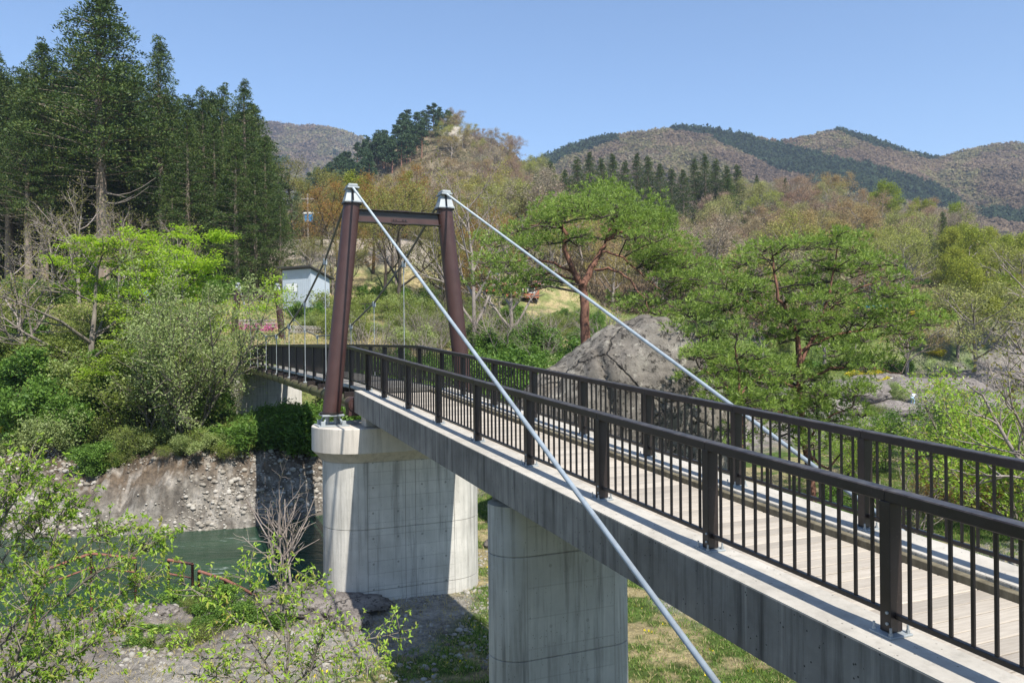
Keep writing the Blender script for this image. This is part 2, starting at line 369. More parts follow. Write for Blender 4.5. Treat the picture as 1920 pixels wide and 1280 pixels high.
ramp_posts = [4.03+2*k for k in range(-5, 8)]+[19.62]
RT = lambda s: led(s)+1.0
rail_line('near brown railing along the sloping concrete ramp, the one closer to the camera', NN, ramp_posts, RT, led)
rail_line('far brown railing along the sloping concrete ramp, behind the plank deck', NF, ramp_posts, RT, led, out=1)
mp = [19.62]+[21.6+1.955*k for k in range(18)]
def MT(s): return min(main_z(s)+1.0, RT(s)) if s < 21 else main_z(s)+1.03
MZ = lambda s: main_z(s)-0.10 if s > 20 else led(s)
rail_line('near brown railing along the level hanging span beyond the tower', NN, mp, MT, lambda s: main_z(s)-0.02 if s > 20 else led(s), lowbase=lambda s: main_z(s)-0.25)
rail_line('far brown railing along the level hanging span beyond the tower', NF, mp, MT, lambda s: main_z(s)-0.02 if s > 20 else led(s), lowbase=lambda s: main_z(s)-0.25)
# hanging span
sp = bthing('suspended_deck', 'level hanging deck of the footbridge with olive brown pipe girders across the river', 'bridge deck')
ss = np.linspace(19.95, 55.2, 37)
for n in (4.33, 6.80):
    q = MB(); q.tube([(n, s, main_z(s)-0.41) for s in ss], 0.155, 20); g = q.build('pipe_girder', M['olive'], sp, auto=40)
    q = MB()
    for s in ss[2::2]: q.tube([(n, s-0.04, main_z(s)-0.41), (n, s+0.04, main_z(s)-0.41)], 0.166, 20)
    q.build('joint_ring', M['brown'], g)
    q = MB(); q.tube([(n, 19.86, main_z(20)-0.41), (n, 20.35, main_z(20)-0.41)], 0.172, 24); q.box(n-0.16, n+0.16, 19.9, 20.3, main_z(20)-0.70, main_z(20)-0.42)
    q.tube([(n, 19.84, main_z(20)-0.41), (n, 19.861, main_z(20)-0.41)], 0.135, 24)
    q.build('end_cap', M['tower'], g, auto=40)
q = MB()
for a, c in zip(ss[:-1], ss[1:]):
    sl = (main_z(c)-main_z(a))/(c-a); q.box(4.62, 6.52, a, c, main_z(a)-sl*a-0.14, main_z(a)-sl*a-0.03, sl)
q.build('deck_slab', M['conc_side'], sp)
q = MB()
for s in np.arange(20.6, 55, 1.955): q.box(4.2, 6.94, s-0.06, s+0.06, main_z(s)-0.30, main_z(s)-0.141)
q.build('cross_beams', M['brown'], sp)
for n in (4.585, 6.55):
    q = MB()
    for a, c in zip(ss[:-1], ss[1:]):
        sl = (main_z(c)-main_z(a))/(c-a); q.box(n-0.02, n+0.02, a, c, main_z(a)-sl*a-0.10, main_z(a)-sl*a-0.04, sl)
    q.build('edge_strip', M['galv'], sp)
rebase(sp, CX, 37.5, -1.7)
# towers
def cab(s): return 0.30+0.0118*(s-37.55)**2
def tower(s, label, vis):
    t = bthing('bridge_tower', label, 'bridge tower', 'brown steel portal towers of the footbridge')
    for sg in (-1, 1):
        nb, ntp = CX+sg*1.79, CX+sg*1.235; zb, zt = -1.72, 3.50
        q = MB()
        k = 28; prof = []
        V = []; nr = 14
        for i in range(nr):
            f = i/(nr-1); r = 0.225-0.015*f
            for j in range(k):
                tt = 2*math.pi*j/k; V.append((nb+(ntp-nb)*f+r*math.cos(tt), s+r*math.sin(tt), zb+(zt-zb)*f))
        q.add(V, [(i*k+j, i*k+(j+1) % k, (i+1)*k+(j+1) % k, (i+1)*k+j) for i in range(nr-1) for j in range(k)]+[tuple(range(k-1, -1, -1)), tuple(range((nr-1)*k, nr*k))])
        leg = q.build('leg', M['tower'], t, auto=40)
        q = MB(); q.tube([(nb, s, zb-0.05), (nb, s, zb)], 0.29, 24); q.build('base_flange', M['brown'], leg, auto=40); q = MB(); q.tube([(ntp, s, zt), (ntp, s, zt+0.035)], 0.255, 24); q.build('top_flange', M['brown'], leg, auto=40)
        q = MB(); q.bbox(nb-0.27, nb+0.27, s-0.27, s+0.27, zb-0.095, zb-0.051, 0.006)
        for dx in (-0.16, 0.16):
            for dy in (-0.16, 0.16):
                q.tube([(nb+dx, s+dy, zb-0.10), (nb+dx*1.5, s+dy*1.5, -2.03)], 0.025, 6)
                q.bbox(nb+dx*1.6-0.05, nb+dx*1.6+0.05, s+dy*1.6-0.05, s+dy*1.6+0.05, -2.035, -1.93, 0.005)
        q.tube([(nb-0.1, s, -1.82), (nb-0.1, s, -2.03)], 0.05, 8); q.tube([(nb+0.1, s, -1.82), (nb+0.1, s, -2.03)], 0.05, 8)
        q.bbox(nb-0.38, nb+0.38, s-0.38, s+0.38, -2.06, -2.034, 0.006)
        q.build('base_foot', M['galv'], leg)
        # saddle housing: tapered, two ribbed plates, slotted, hood on top
        q = MB(); z0 = zt+0.04
        def fr(x0, x1, y0, y1, za, X0, X1, Y0, Y1, zc):
            q.add([(x0, y0, za), (x1, y0, za), (x1, y1, za), (x0, y1, za), (X0, Y0, zc), (X1, Y0, zc), (X1, Y1, zc), (X0, Y1, zc)],
                  [(3, 2, 1, 0), (4, 5, 6, 7), (0, 1, 5, 4), (1, 2, 6, 5), (2, 3, 7, 6), (3, 0, 4, 7)])
        for e in (-1, 1):
            a, c2 = (ntp-0.20, ntp-0.025) if e < 0 else (ntp+0.025, ntp+0.20)
            A, C2 = (ntp-0.12, ntp-0.025) if e < 0 else (ntp+0.025, ntp+0.12)
            fr(a, c2, s-0.19, s+0.19, z0+0.03, A, C2, s-0.12, s+0.12, z0+0.34)
        q.bbox(ntp-0.22, ntp+0.22, s-0.21, s+0.21, z0-0.01, z0+0.03, 0.005)
        q.build('saddle_plate', M['galv'], leg)
        q = MB(); q.bbox(ntp-0.15, ntp+0.15, s-0.24, s+0.24, z0+0.34, z0+0.385, 0.008); q.bbox(ntp-0.12, ntp+0.12, s-0.2, s+0.2, z0+0.385, z0+0.46, 0.02)
        q.build('saddle_hood', M['galv'], leg)
        q = MB(); q.box(ntp-0.024, ntp+0.024, s-0.16, s+0.16, z0+0.03, z0+0.33); q.build('slot_plate', M['brown'], leg)
        # weld seam plate down the camera side of the leg
    q = MB(); za, zc = 3.08, 3.37; x0, x1 = CX-1.10, CX+1.10
    q.box(x0, x1, s-0.016, s+0.016, za, zc); q.box(x0, x1, s-0.11, s+0.11, zc, zc+0.018); q.box(x0, x1, s-0.11, s+0.11, za-0.018, za)
    cb = q.build('cross_beam', M['brown'], t)
    q = MB(); q.box(x0, x1, s-0.022, s-0.0165, za+0.001, za+0.14); q.build('sunlit_web_tint', M['tower'], cb)  # lighter strip paints the sunlit lower web; dark web above stands for flange shadow
    q = MB(); q.box(CX-0.22, CX+0.22, s-0.035, s-0.0225, za+0.05, za+0.13); q.box(CX-0.22, CX+0.22, s-0.115, s+0.115, zc+0.0185, zc+0.03); q.box(CX-0.22, CX+0.22, s-0.115, s+0.115, za-0.03, za-0.0185)
    q.build('splice_plate', M['tower'], cb)
    q = MB()
    for dx in (-0.16, -0.09, 0.09, 0.16):
        q.tube([(CX+dx, s-0.05, za+0.09), (CX+dx, s-0.035, za+0.09)], 0.02, 8)
        for dy in (-0.07, 0.07): q.tube([(CX+dx, s+dy, za-0.055), (CX+dx, s+dy, za-0.03)], 0.018, 8); q.tube([(CX+dx, s+dy, zc+0.03), (CX+dx, s+dy, zc+0.05)], 0.018, 8)
    q.build('bolt', M['brown'], cb)
    rebase(t, CX, s, -2.06); return t
tower(20.1, 'big reddish brown steel portal tower standing on the tall flared concrete pier', 1)
tower(55.0, 'small distant brown portal tower at the far end of the bridge', 0)
# cables
HS = [24.0+3.88*k for k in range(8)]
def cable(sg, label, label2):
    ntp = CX+sg*1.235; nh = CX+sg*1.205
    t = bthing('suspension_cable', label, 'cable', 'main cables of the footbridge')
    zt = 3.93
    q = MB(); nodes = [20.2]+HS+[54.9]
    q.tube([(ntp if s in (20.2, 54.9) else nh, s, zt-0.02 if s in (20.2, 54.9) else cab(s)) for s in nodes], 0.033, 10); q.build('main_cable', M['cabledk'], t, smooth=True)
    for s in HS:
        z = cab(s); zb = main_z(s)-0.24
        q = MB(); q.tube([(nh, s, z-0.12), (nh, s, zb)], 0.012, 8); q.tube([(nh, s, zb), (nh, s, zb+0.35)], 0.021, 8); q.tube([(nh, s, z-0.35), (nh, s, z-0.12)], 0.018, 8)
        h = q.build('hanger', M['galv'], t)
        q = MB(); q.bbox(nh-0.05, nh+0.05, s-0.07, s+0.07, z-0.14, z+0.055, 0.008); q.build('clamp', M['galv'], h)
        q = MB(); q.bbox(nh-0.07, nh+0.07, s-0.06, s+0.06, zb-0.03, zb+0.02, 0.006); q.build('foot', M['galv'], h)
    rebase(t, nh, 37.5, 0.3)
    t2 = bthing('backstay_cable', label2, 'cable', 'pale backstay cables of the footbridge')
    s_end = -0.8; dn = sg*0.0329*(20.0-s_end)
    q = MB(); q.tube([(ntp, 20.0, zt), (ntp+dn, s_end, zt-0.4358*(20.0-s_end))], 0.028, 16); q.build('stay', M['cable'], t2, smooth=True)
    e = (ntp+dn, s_end, zt-0.4358*(20.0-s_end))
    q = MB(); q.bbox(e[0]-0.6, e[0]+0.6, s_end-1.1, s_end+0.25, e[2]-2.6, e[2]+0.05, 0.03); q.build('anchor_block', M['cap'], t2)
    rebase(t2, e[0], s_end, e[2])
cable(-1, 'near main cable with its row of hangers, left side of the hanging span', 'pale blue grey backstay crossing in front of the ramp down to the bottom edge')
cable(1, 'far main cable with its row of hangers, right side of the hanging span', 'pale blue grey backstay running behind the ramp from the right tower leg past the boulder')
# piers
def stadium(c1, c2, sp_, r, k=20):
    P = []
    for j in range(k+1): a = math.pi/2+math.pi*j/k; P.append((c1+r*math.cos(a), sp_+r*math.sin(a)))
    for j in range(k+1): a = -math.pi/2+math.pi*j/k; P.append((c2+r*math.cos(a), sp_+r*math.sin(a)))
    return P
def loft(rings, name, mt, parent):
    q = MB(); k = len(rings[0][0]); V = [(x, y, z) for P, z in rings for x, y in P]
    Fc = [(i*k+j, i*k+(j+1) % k, (i+1)*k+(j+1) % k, (i+1)*k+j) for i in range(len(rings)-1) for j in range(k)]
    Fc += [tuple(range(k-1, -1, -1)), tuple(range((len(rings)-1)*k, len(rings)*k))]
    q.add(V, Fc); return q.build(name, mt, parent, auto=25)
p1 = bthing('bridge_pier', 'tall pale concrete pier with a flared cap standing under the near brown tower', 'bridge pier', 'concrete piers of the footbridge')
c1, c2, s1 = 4.45, 6.69, 20.06; rng_ = []
zz = -9.2
for (za, zb) in ((-9.2, -6.05), (-6.03, -4.55), (-4.53, -2.92)):
    rng_ += [(stadium(c1, c2, s1, 0.90), za), (stadium(c1, c2, s1, 0.90), zb), (stadium(c1, c2, s1, 0.875), zb+0.005)]
rng_ = rng_[:-1]
loft(rng_, 'shaft', M['pier'], p1)
loft([(stadium(c1, c2, s1, 0.895), -2.915), (stadium(c1, c2, s1, 1.15), -2.66), (stadium(c1, c2, s1, 1.16), -2.655), (stadium(c1, c2, s1, 1.16), -2.075), (stadium(c1, c2, s1, 1.145), -2.06)], 'cap', M['cap'], p1)
q = MB(); q.bbox(4.45, 6.69, 19.25, 19.75, -2.055, led(19.5)-0.545, 0.01); q.build('bearing_seat', M['cap'], p1)
rebase(p1, CX, s1, -9.2)
p2 = bthing('bridge_pier', 'shaded round ended concrete pier under the middle of the ramp, nearest the camera', 'bridge pier', 'concrete piers of the footbridge')
c1, c2, s2 = 4.83, 6.30, 11.06; rng_ = []
for (za, zb) in ((-8.5, -4.70), (-4.68, -3.17), (-3.15, -2.43)):
    rng_ += [(stadium(c1, c2, s2, 0.42), za), (stadium(c1, c2, s2, 0.42), zb), (stadium(c1, c2, s2, 0.40), zb+0.005)]
loft(rng_, 'shaft', M['pier2'], p2)
q = MB()
for x in (5.0, 6.1): q.bbox(x-0.2, x+0.2, s2-0.2, s2+0.2, -2.424, led(s2)-0.542, 0.01)
q.build('bearing_pad', M['brown'], p2)
rebase(p2, CX, s2, -8.5)
# far abutment
ab = bthing('bridge_abutment', 'shaded grey concrete abutment wall under the far end of the bridge', 'abutment')
q = MB(); q.bbox(3.5, 7.7, 50.6, 57.5, -7.5, -1.95, 0.03); q.build('wall', M['pier'], ab)
q = MB(); q.bbox(2.9, 8.3, 54.2, 57.3, -1.945, -2.065+0.3, 0.02); q.build('seat_block', M['cap'], ab)
rebase(ab, CX, 52, -7.5)
# ------------------------------------------------------------------ terrain
ZW = -8.2
def yN(x): return np.interp(x, [-90, -40, -20, -12, -7.5, -5.2, -4, -2.5, -1.2, 3, 12, 26, 45, 75, 140], [13, 16, 18.5, 20.2, 20.4, 21.6, 25, 31, 38.6, 42, 48, 56.5, 68, 88, 140])
def yF(x): return np.interp(x, [-90, -40, -18, -12, -9, -4, 0, 15, 29, 46, 75, 140], [30, 33, 34, 35.3, 38, 43.5, 48, 56, 64, 77.5, 100, 158])
def yG(x): return np.interp(x, [-90, -18, -9, 0, 15, 29, 46, 75], [30, 34, 38.5, 42, 50, 64, 77.5, 100])
def sky_(pts, Y, dv): # ridge line from picture-plane directions, as world x -> z
    u = np.array([p[0] for p in pts], float); v = np.array([p[1] for p in pts], float)+0.009*(np.array([p[0] for p in pts])-960)+dv
    return (u-960)/F*Y, (640-v)/F*Y
RIDGES = {
 'L1': (205, sky_([(300, 640), (700, 560), (880, 470), (1000, 410), (1100, 395), (1280, 372), (1480, 335), (1560, 345), (1620, 362), (1700, 380), (1760, 402), (1820, 442), (1920, 505), (2100, 600), (2500, 660)], 205, 52)),
 'L2': (330, sky_([(300, 470), (480, 400), (560, 352), (640, 300), (700, 263), (760, 226), (835, 207), (900, 222), (960, 248), (1000, 290), (1060, 345), (1200, 420), (1500, 520)], 330, 34)),
 'L3': (900, sky_([(500, 420), (800, 360), (900, 325), (1010, 295), (1080, 268), (1150, 250), (1270, 236), (1330, 238), (1400, 250), (1460, 262), (1500, 256), (1575, 239), (1640, 258), (1700, 280), (1760, 293), (1800, 282), (1860, 268), (1920, 265), (2100, 285), (2600, 330)], 900, 7)),
 'L4': (1500, sky_([(-200, 330), (200, 290), (480, 228), (560, 236), (620, 240), (660, 252), (700, 268), (800, 300), (1200, 330)], 1500, 3)),
}
def H(x, y, fine=True):
    x = np.asarray(x, float); y = np.asarray(y, float)
    dN = yN(x)-y; dF = y-yF(x)
    # near side: gravel and grass bar under the ramp, bank rising to the camera
    nb = -6.35+0.10*fbm(x*0.25, y*0.25, seed=5)+0.0*x
    nb = nb+0.35*sm(-4, -9, x)*sm(17, 24, y)-0.5*sm(-8, -14, x)*sm(25, 20, y)+0.02*np.clip(x-6, 0, 30)
    bank = -1.75-0.63*(y-1.2)-0.10*np.clip(x-1, 0, 12)-2.0*sm(1.6, 4.5, x)
    nb = np.maximum(nb, np.minimum(bank, -1.75-2.0*sm(1.6, 4.5, x)))
    slab = sm(0.0, 1.5, dN)
    near = ZW-0.9+(nb-ZW+0.9)*slab
    rk = sm(7.0, 1.0, dN)
    near = near+rk*(0.45*fbm(x*0.7, y*0.7, seed=8)+0.22*np.abs(fbm(x*2.1+y, y*2.1-x, seed=12)))
    # far side
    left = np.interp(dF, [-3, -0.3, 0.3, 1.2, 2.6, 4.5, 9, 12.5, 16, 24, 34, 45, 60, 90, 150], [-9.4, -8.9, -8.0, -6.9, -5.5, -4.9, -2.3, -0.9, 0.1, 1.3, 2.9, 4.2, 5.2, 9, 16])
    mid = np.interp(dF, [-3, -0.3, 0.3, 1.2, 3, 9, 14, 20, 30, 40, 52, 60, 75, 110, 170], [-9.4, -8.9, -8.0, -7, -5.6, -2.6, -1.2, -0.2, 1.2, 2.6, 4.5, 8, 14, 20, 28])
    right = np.interp(dF, [-3, -0.5, 0.5, 4, 12, 20, 30, 45, 70], [-9.2, -8.8, -8.0, -7.2, -6.0, -4.6, -3.6, -1.5, 3.0])
    xb = -6-0.42*np.clip(y-45, 0, 60); wl = sm(xb, xb-9, x); wr = sm(4, 26, x)
    far = mid*(1-wl)+left*wl; far = far*(1-wr)+right*wr
    far = far+0.35*fbm(x*0.22, y*0.22, seed=21)*sm(0, 6, dF)+sm(0.2, 1, dF)*sm(6, 3, dF)*(0.7*fbm(x*0.55, y*0.55, dF*0.4, seed=31)+0.45*fbm(x*1.9, y*1.9, seed=33)+0.25*fbm(x*4.5, y*4.5, seed=35))
    far = far+sm(10, 26, x)*sm(0, 3, dF)*sm(26, 10, dF)*(1.5*np.abs(fbm(x*0.16, y*0.16, seed=41))+0.8*fbm(x*0.5, y*0.5, seed=42))
    z = np.where(dN > 0, near, np.where(dF > -3, far, -9.4))
    sb = -0.3977*x+0.9175*y; nb_ = 0.9175*x+0.3977*y; mk = sm(7.2, 3.6, np.abs(nb_-5.6))*sm(53.5, 51.5, sb)*sm(37, 43, sb)
    z = np.where(mk > 0, z*(1-mk)+np.minimum(z, -4.4+0.25*fbm(x*0.6, y*0.6, seed=23))*mk, z)
    # hills
    for nm, (Y, (rx, rz)) in RIDGES.items():
        px = x*Y/np.maximum(y, Y*0.35)*1.0
        zr = np.interp(px, rx, rz)
        if nm == 'L1': t = np.clip((y-100)/(Y-100), 0, 1); prof = 0.25*t+0.75*t**1.3; z0 = 2.0; gul = 2.0
        elif nm == 'L2': t = np.clip((y-120)/(Y-120), 0, 1); prof = t**1.35; z0 = 8.0; gul = 5
        elif nm == 'L3': t = np.clip((y-420)/(Y-420), 0, 1); prof = t**1.1; z0 = 10.0; gul = 42
        else: t = np.clip((y-900)/(Y-900), 0, 1); prof = t; z0 = 20.0; gul = 45
        sc = {'L1': 0.03, 'L2': 0.02, 'L3': 0.007, 'L4': 0.005}[nm]
        g = -np.abs(fbm(x*sc, y*sc*0.5, seed=60+len(nm)+int(Y)))*gul*4*t*(1-t)
        zz = z0+(zr-z0)*prof+g
        back = np.clip((y-Y)/(Y*0.6), 0, 1); zz = np.where(y > Y, zr-(zr-z0)*back*0.9, zz)
        on = sm(0, 0.12, t)
        z = np.where(t > 0, np.maximum(z, zz*on+z*(1-on)), z)
    return z
def h1(x, y): return float(H(np.array([x]), np.array([y]))[0])
def classify(x, y, z):
    """ground cover colours by place: grass, dry grass, gravel, rock, earth"""
    dN = yN(x)-y; dF = y-yF(x)
    C = np.zeros(x.shape+(3,)); grass = np.array([0.075, 0.115, 0.028]); dry = np.array([0.34, 0.285, 0.155]); grav = np.array([0.30, 0.28, 0.245]); rock = np.array([0.19, 0.17, 0.15]); earth = np.array([0.15, 0.11, 0.075]); litter = np.array([0.17, 0.14, 0.09])
    n1 = fbm(x*0.35, y*0.35, seed=90); n2 = fbm(x*1.1, y*1.1, seed=91); n3 = fbm(x*3.1, y*3.1, seed=92)
    def put(w, c):
        nonlocal C; w = np.clip(w, 0, 1)[..., None]; C = C*(1-w)+c*w
    C[:] = earth
    near = dN > 0
    put(near*1.0, dry)
    put(near*sm(-0.15, 0.15, n1*0.6+n2*0.6+n3*0.4+0.10-0.35*sm(-2, -9, x)), grass)
    # track of gravel on the left and right
    tr = np.exp(-((y-(16.5+0.45*(x+6)+0.03*(x+6)**2)))**2/9.0)*sm(0.5, -3, x)
    put(near*sm(0.3, 0.6, tr+0.25*n2), grav)
    tr2 = np.exp(-((y-(19+0.25*(x-2)))/2.2)**2)*sm(2, 5, x); put(near*sm(0.35, 0.65, tr2+0.3*n2), grav)
    put(near*sm(4.6, 3.2, dN+1.6*n2+0.8*n3), rock)
    put(near*sm(6.5, 5.0, dN+1.8*n2+0.8*n3)*0.5, rock*1.1)
    far = dF > -3
    put(far*sm(4, 6, dF)*sm(18, 10, dF)*sm(0.5, -0.5, n2), np.array([0.06, 0.065, 0.03]))
    put(far*sm(12, 20, dF+3*n1)*sm(100, 80, dF)*0.95, dry*np.array([1.0, 0.98, 0.95]))
    put(far*sm(10, 16, dF)*sm(-0.1, 0.3, n1+0.6*n2+0.2*sm(30, 45, dF))*0.75*sm(100, 80, dF), grass*1.25)
    cliff = sm(5.5, 3.5, dF+1.2*n1+0.5*n2)*far
    put(cliff, np.array([0.12, 0.088, 0.06])); put(cliff*sm(3.0, 1.4, dF+1.3*n1), np.array([0.19, 0.175, 0.15]))
    put(cliff*sm(0.1, 0.35, n3+0.3*n2)*0.6, np.array([0.30, 0.28, 0.25])); put(cliff*sm(0.1, 0.35, -n3+0.2*n1)*0.6, np.array([0.10, 0.085, 0.07]))
    rr_ = far*sm(10, 26, x)*sm(30, 16, dF+5*n1); put(rr_, np.array([0.18, 0.165, 0.15])); put(rr_*sm(0.1, 0.5, n1+n2*0.5)*sm(2, 8, dF), grass*1.3)
    put(far*sm(10, 26, x)*sm(16, 30, dF)*0.9, grass*1.2*(1+0.2*0))
    # bare netted slope behind the towers
    slp = sm(8, 11, z)*sm(-42, -32, x)*sm(12, 2, x)*sm(150, 130, y)*sm(84, 90, y); put(slp, np.array([0.30, 0.26, 0.22]))
    put((y > 110)*sm(110, 150, y)*(1-slp), litter)
    C *= (1+0.18*n3+0.12*n2)[..., None]
    return C
def ground():
    th = np.concatenate([np.linspace(-180, -60, 40, endpoint=False), np.linspace(-60, -42, 40, endpoint=False), np.linspace(-42, 42, 620, endpoint=False), np.linspace(42, 60, 40, endpoint=False), np.linspace(60, 180, 41)])*math.pi/180
    r = np.concatenate([[0.3], np.geomspace(1.0, 14, 60, endpoint=False), np.geomspace(14, 60, 300, endpoint=False), np.geomspace(60, 400, 170, endpoint=False), np.geomspace(400, 4000, 90)])
    T, Rr = np.meshgrid(th, r); X = Rr*np.sin(T); Y = Rr*np.cos(T)
    Z = np.where(Y > 0.3, H(X, np.maximum(Y, 0.3)), H(X, np.full_like(X, 0.3)))
    Z = np.where(Y <= 0.3, Z+np.clip(-Y-4, 0, 200)*0.25*0.3, Z)
    nr, nc = X.shape; V = np.stack([X, Y, Z], -1).reshape(-1, 3)
    i = np.arange(nr-1)[:, None]*nc+np.arange(nc-1)[None]; Fq = np.stack([i, i+nc, i+nc+1, i+1], -1).reshape(-1, 4)
    me = rawmesh('ground', V, [Fq], True)
    Cc = classify(X, Y, Z).reshape(-1, 3); ca = me.color_attributes.new('Col', 'FLOAT_COLOR', 'POINT')
    ca.data.foreach_set('color', np.concatenate([Cc, np.ones((len(Cc), 1))], 1).astype(np.float32).ravel())
    m, nt, p, out = mat('ground_cover'); a = N(nt, 'ShaderNodeVertexColor', layer_name='Col'); oc = objco(nt)
    f1 = noise(nt, oc, 5, 12, 0.78); f3 = noise(nt, oc, 1.3, 6, 0.7)
    col = mixc(nt, 1, a.outputs[0], ramp(nt, f1, [(0.32, (0.42, 0.42, 0.42)), (0.5, (1, 1, 1)), (0.68, (1.6, 1.55, 1.5))]), 'MULTIPLY')
    col = mixc(nt, 1, col, ramp(nt, f3, [(0.3, (0.72, 0.72, 0.72)), (0.7, (1.25, 1.25, 1.25))]), 'MULTIPLY')
    L(nt, col, p.inputs['Base Color']); p.inputs['Roughness'].default_value = 0.95; p.inputs['Specular IOR Level'].default_value = 0.1
    bump(nt, p, f1, 1.0, 0.12)
    tag(link('ground', me, m), kind='structure')
ground()
def water():
    m, nt, p, out = mat('river_water'); oc = objco(nt)
    n = noise(nt, oc, 1.6, 5, 0.6, (0.5, 1.3, 1)); n2 = noise(nt, oc, 0.35, 3, 0.5, (0.5, 1.6, 1))
    fo = math_(nt, 'MULTIPLY', ramp(nt, noise(nt, oc, 3.0, 6, 0.75, (0.25, 1.2, 1)), [(0.60, (0, 0, 0)), (0.68, (1, 1, 1))]), ramp(nt, n2, [(0.52, (0, 0, 0)), (0.62, (1, 1, 1))]))
    col = mixc(nt, fo, ramp(nt, n2, [(0.3, (0.010, 0.032, 0.018)), (0.7, (0.022, 0.058, 0.032))]), (0.55, 0.62, 0.6))
    L(nt, col, p.inputs['Base Color']); p.inputs['Roughness'].default_value = 0.2; p.inputs['IOR'].default_value = 1.33; p.inputs['Specular IOR Level'].default_value = 0.3
    bump(nt, p, n, 0.5, 0.12)
    q = MB(); V = [(-140, 10, ZW), (160, 10, ZW), (160, 175, ZW), (-140, 175, ZW)]
    # sheet follows the river corridor only
    xs = np.linspace(-90, 140, 60); V = []; Fc = []
    for i, x in enumerate(xs): V += [(x, float(yN(x))-3, ZW), (x, float(yF(x))+3, ZW)]
    for i in range(59): Fc.append((2*i, 2*i+2, 2*i+3, 2*i+1))
    q.add(V, Fc); tag(q.build('river', m), kind='structure')
water()
# ------------------------------------------------------------------ plant builders
def unit(v): return v/np.maximum(1e-9, np.linalg.norm(v, axis=-1, keepdims=True))
def leafgeo(C, D, Nn, ln, wd, fold=0.0):
    """rhombic leaves: centre C, axis D, normal Nn -> verts, quads"""
    C = np.asarray(C, float); D = unit(np.asarray(D, float)); Sd = unit(np.cross(D, Nn)); Nn = np.cross(Sd, D)
    ln = np.broadcast_to(ln, (len(C),))[:, None]; wd = np.broadcast_to(wd, (len(C),))[:, None]
    a = C-D*ln*0.5; c = C+D*ln*0.5; b = C-D*ln*0.08+Sd*wd*0.5+Nn*wd*fold; d = C-D*ln*0.08-Sd*wd*0.5+Nn*wd*fold
    V = np.stack([a, b, c, d], 1).reshape(-1, 3); return V, np.arange(len(V)).reshape(-1, 4)
def rand_unit(rg, n): return unit(rg.normal(size=(n, 3)))
def seg_mesh(segs, k=4):
    """segs: (p0, p1, r0, r1) -> open tubes"""
    A = np.array([[*s[0], *s[1], s[2], s[3]] for s in segs]); P0 = A[:, :3]; P1 = A[:, 3:6]; d = unit(P1-P0)
    ref = np.where(np.abs(d[:, 2:3]) < 0.9, np.array([[0, 0, 1.]]), np.array([[1., 0, 0]])); u = unit(np.cross(d, ref)); v = np.cross(d, u)
    t = np.arange(k)*2*math.pi/k; ring = u[:, None]*np.cos(t)[None, :, None]+v[:, None]*np.sin(t)[None, :, None]
    V0 = P0[:, None]+ring*A[:, 6][:, None, None]; V1 = P1[:, None]+ring*A[:, 7][:, None, None]
    V = np.concatenate([V0, V1], 1).reshape(-1, 3); n = len(A); base = (np.arange(n)*2*k)[:, None]
    j = np.arange(k)[None]; j2 = (j+1) % k; Fq = np.stack([base+j, base+j2, base+k+j2, base+k+j], -1).reshape(-1, 4)
    return V, Fq
class Tree:
    def __init__(s, seed): s.rg = np.random.default_rng(seed); s.segs = []; s.tips = []
    def branch(s, p, d, ln, r, lev, P):
        rg = s.rg; L_ = P[lev]; ns = L_.get('ns', 4); st = ln/ns; p = np.array(p, float); d = unit(np.array(d, float)); r1 = r*L_.get('taper', 0.35); last = lev == len(P)-1
        kids = L_.get('kids', 0); f0 = L_.get('f0', 0.3)
        kt = sorted(rg.uniform(f0, 1, kids)) if kids else []
        ki = 0; az0 = rg.uniform(0, 6.28)
        for i in range(ns):
            q = p+d*st; ra = r+(r1-r)*i/ns; rb = r+(r1-r)*(i+1)/ns; s.segs.append((p, q, ra, rb, lev))
            while ki < kids and kt[ki] <= (i+1)/ns:
                t = kt[ki]*ns-i; o = p+d*st*t; az0 += 2.4+rg.uniform(-0.5, 0.5)
                a = L_.get('ang', 50)*math.pi/180*rg.uniform(0.75, 1.2)
                u = unit(np.cross(d, [0, 0, 1.] if abs(d[2]) < 0.95 else [1., 0, 0])); v = np.cross(d, u)
                nd = d*math.cos(a)+(u*math.cos(az0)+v*math.sin(az0))*math.sin(a)
                if 'flat' in L_: nd[2] *= L_['flat']; nd = unit(nd)
                nd[2] += L_.get('kup', 0); nd = unit(nd)
                sh = L_.get('shape', 0.6); ll = ln*L_.get('klen', 0.6)*(1-sh*(kt[ki]-f0)/max(0.01, 1-f0))*rg.uniform(0.75, 1.2)
                s.branch(o, nd, ll, max(0.003, min((ra+rb)/2*0.75, r*L_.get('kr', 0.5))), lev+1, P); ki += 1
            if last or L_.get('tips'): s.tips.append((q, d, lev))
            p = q; d = unit(d+rg.normal(size=3)*L_.get('wob', 0.15)+np.array([0, 0, L_.get('up', 0.0)]))
        return p, d
def bark_part(T, name, m, parent, k=5, minlev=0, maxlev=9, kf=3):
    a = [x[:4] for x in T.segs if x[4] <= 1]; b = [x[:4] for x in T.segs if x[4] > 1]
    V, Fq = seg_mesh(a, k)
    if b: V2, F2 = seg_mesh(b, kf); Fq = np.concatenate([Fq, F2+len(V)]); V = np.concatenate([V, V2])
    return link(name, rawmesh(name, V, [Fq], True), m, parent)
def leaf_part(name, V, Fq, m, parent): return link(name, rawmesh(name, V, [Fq]), m, parent)
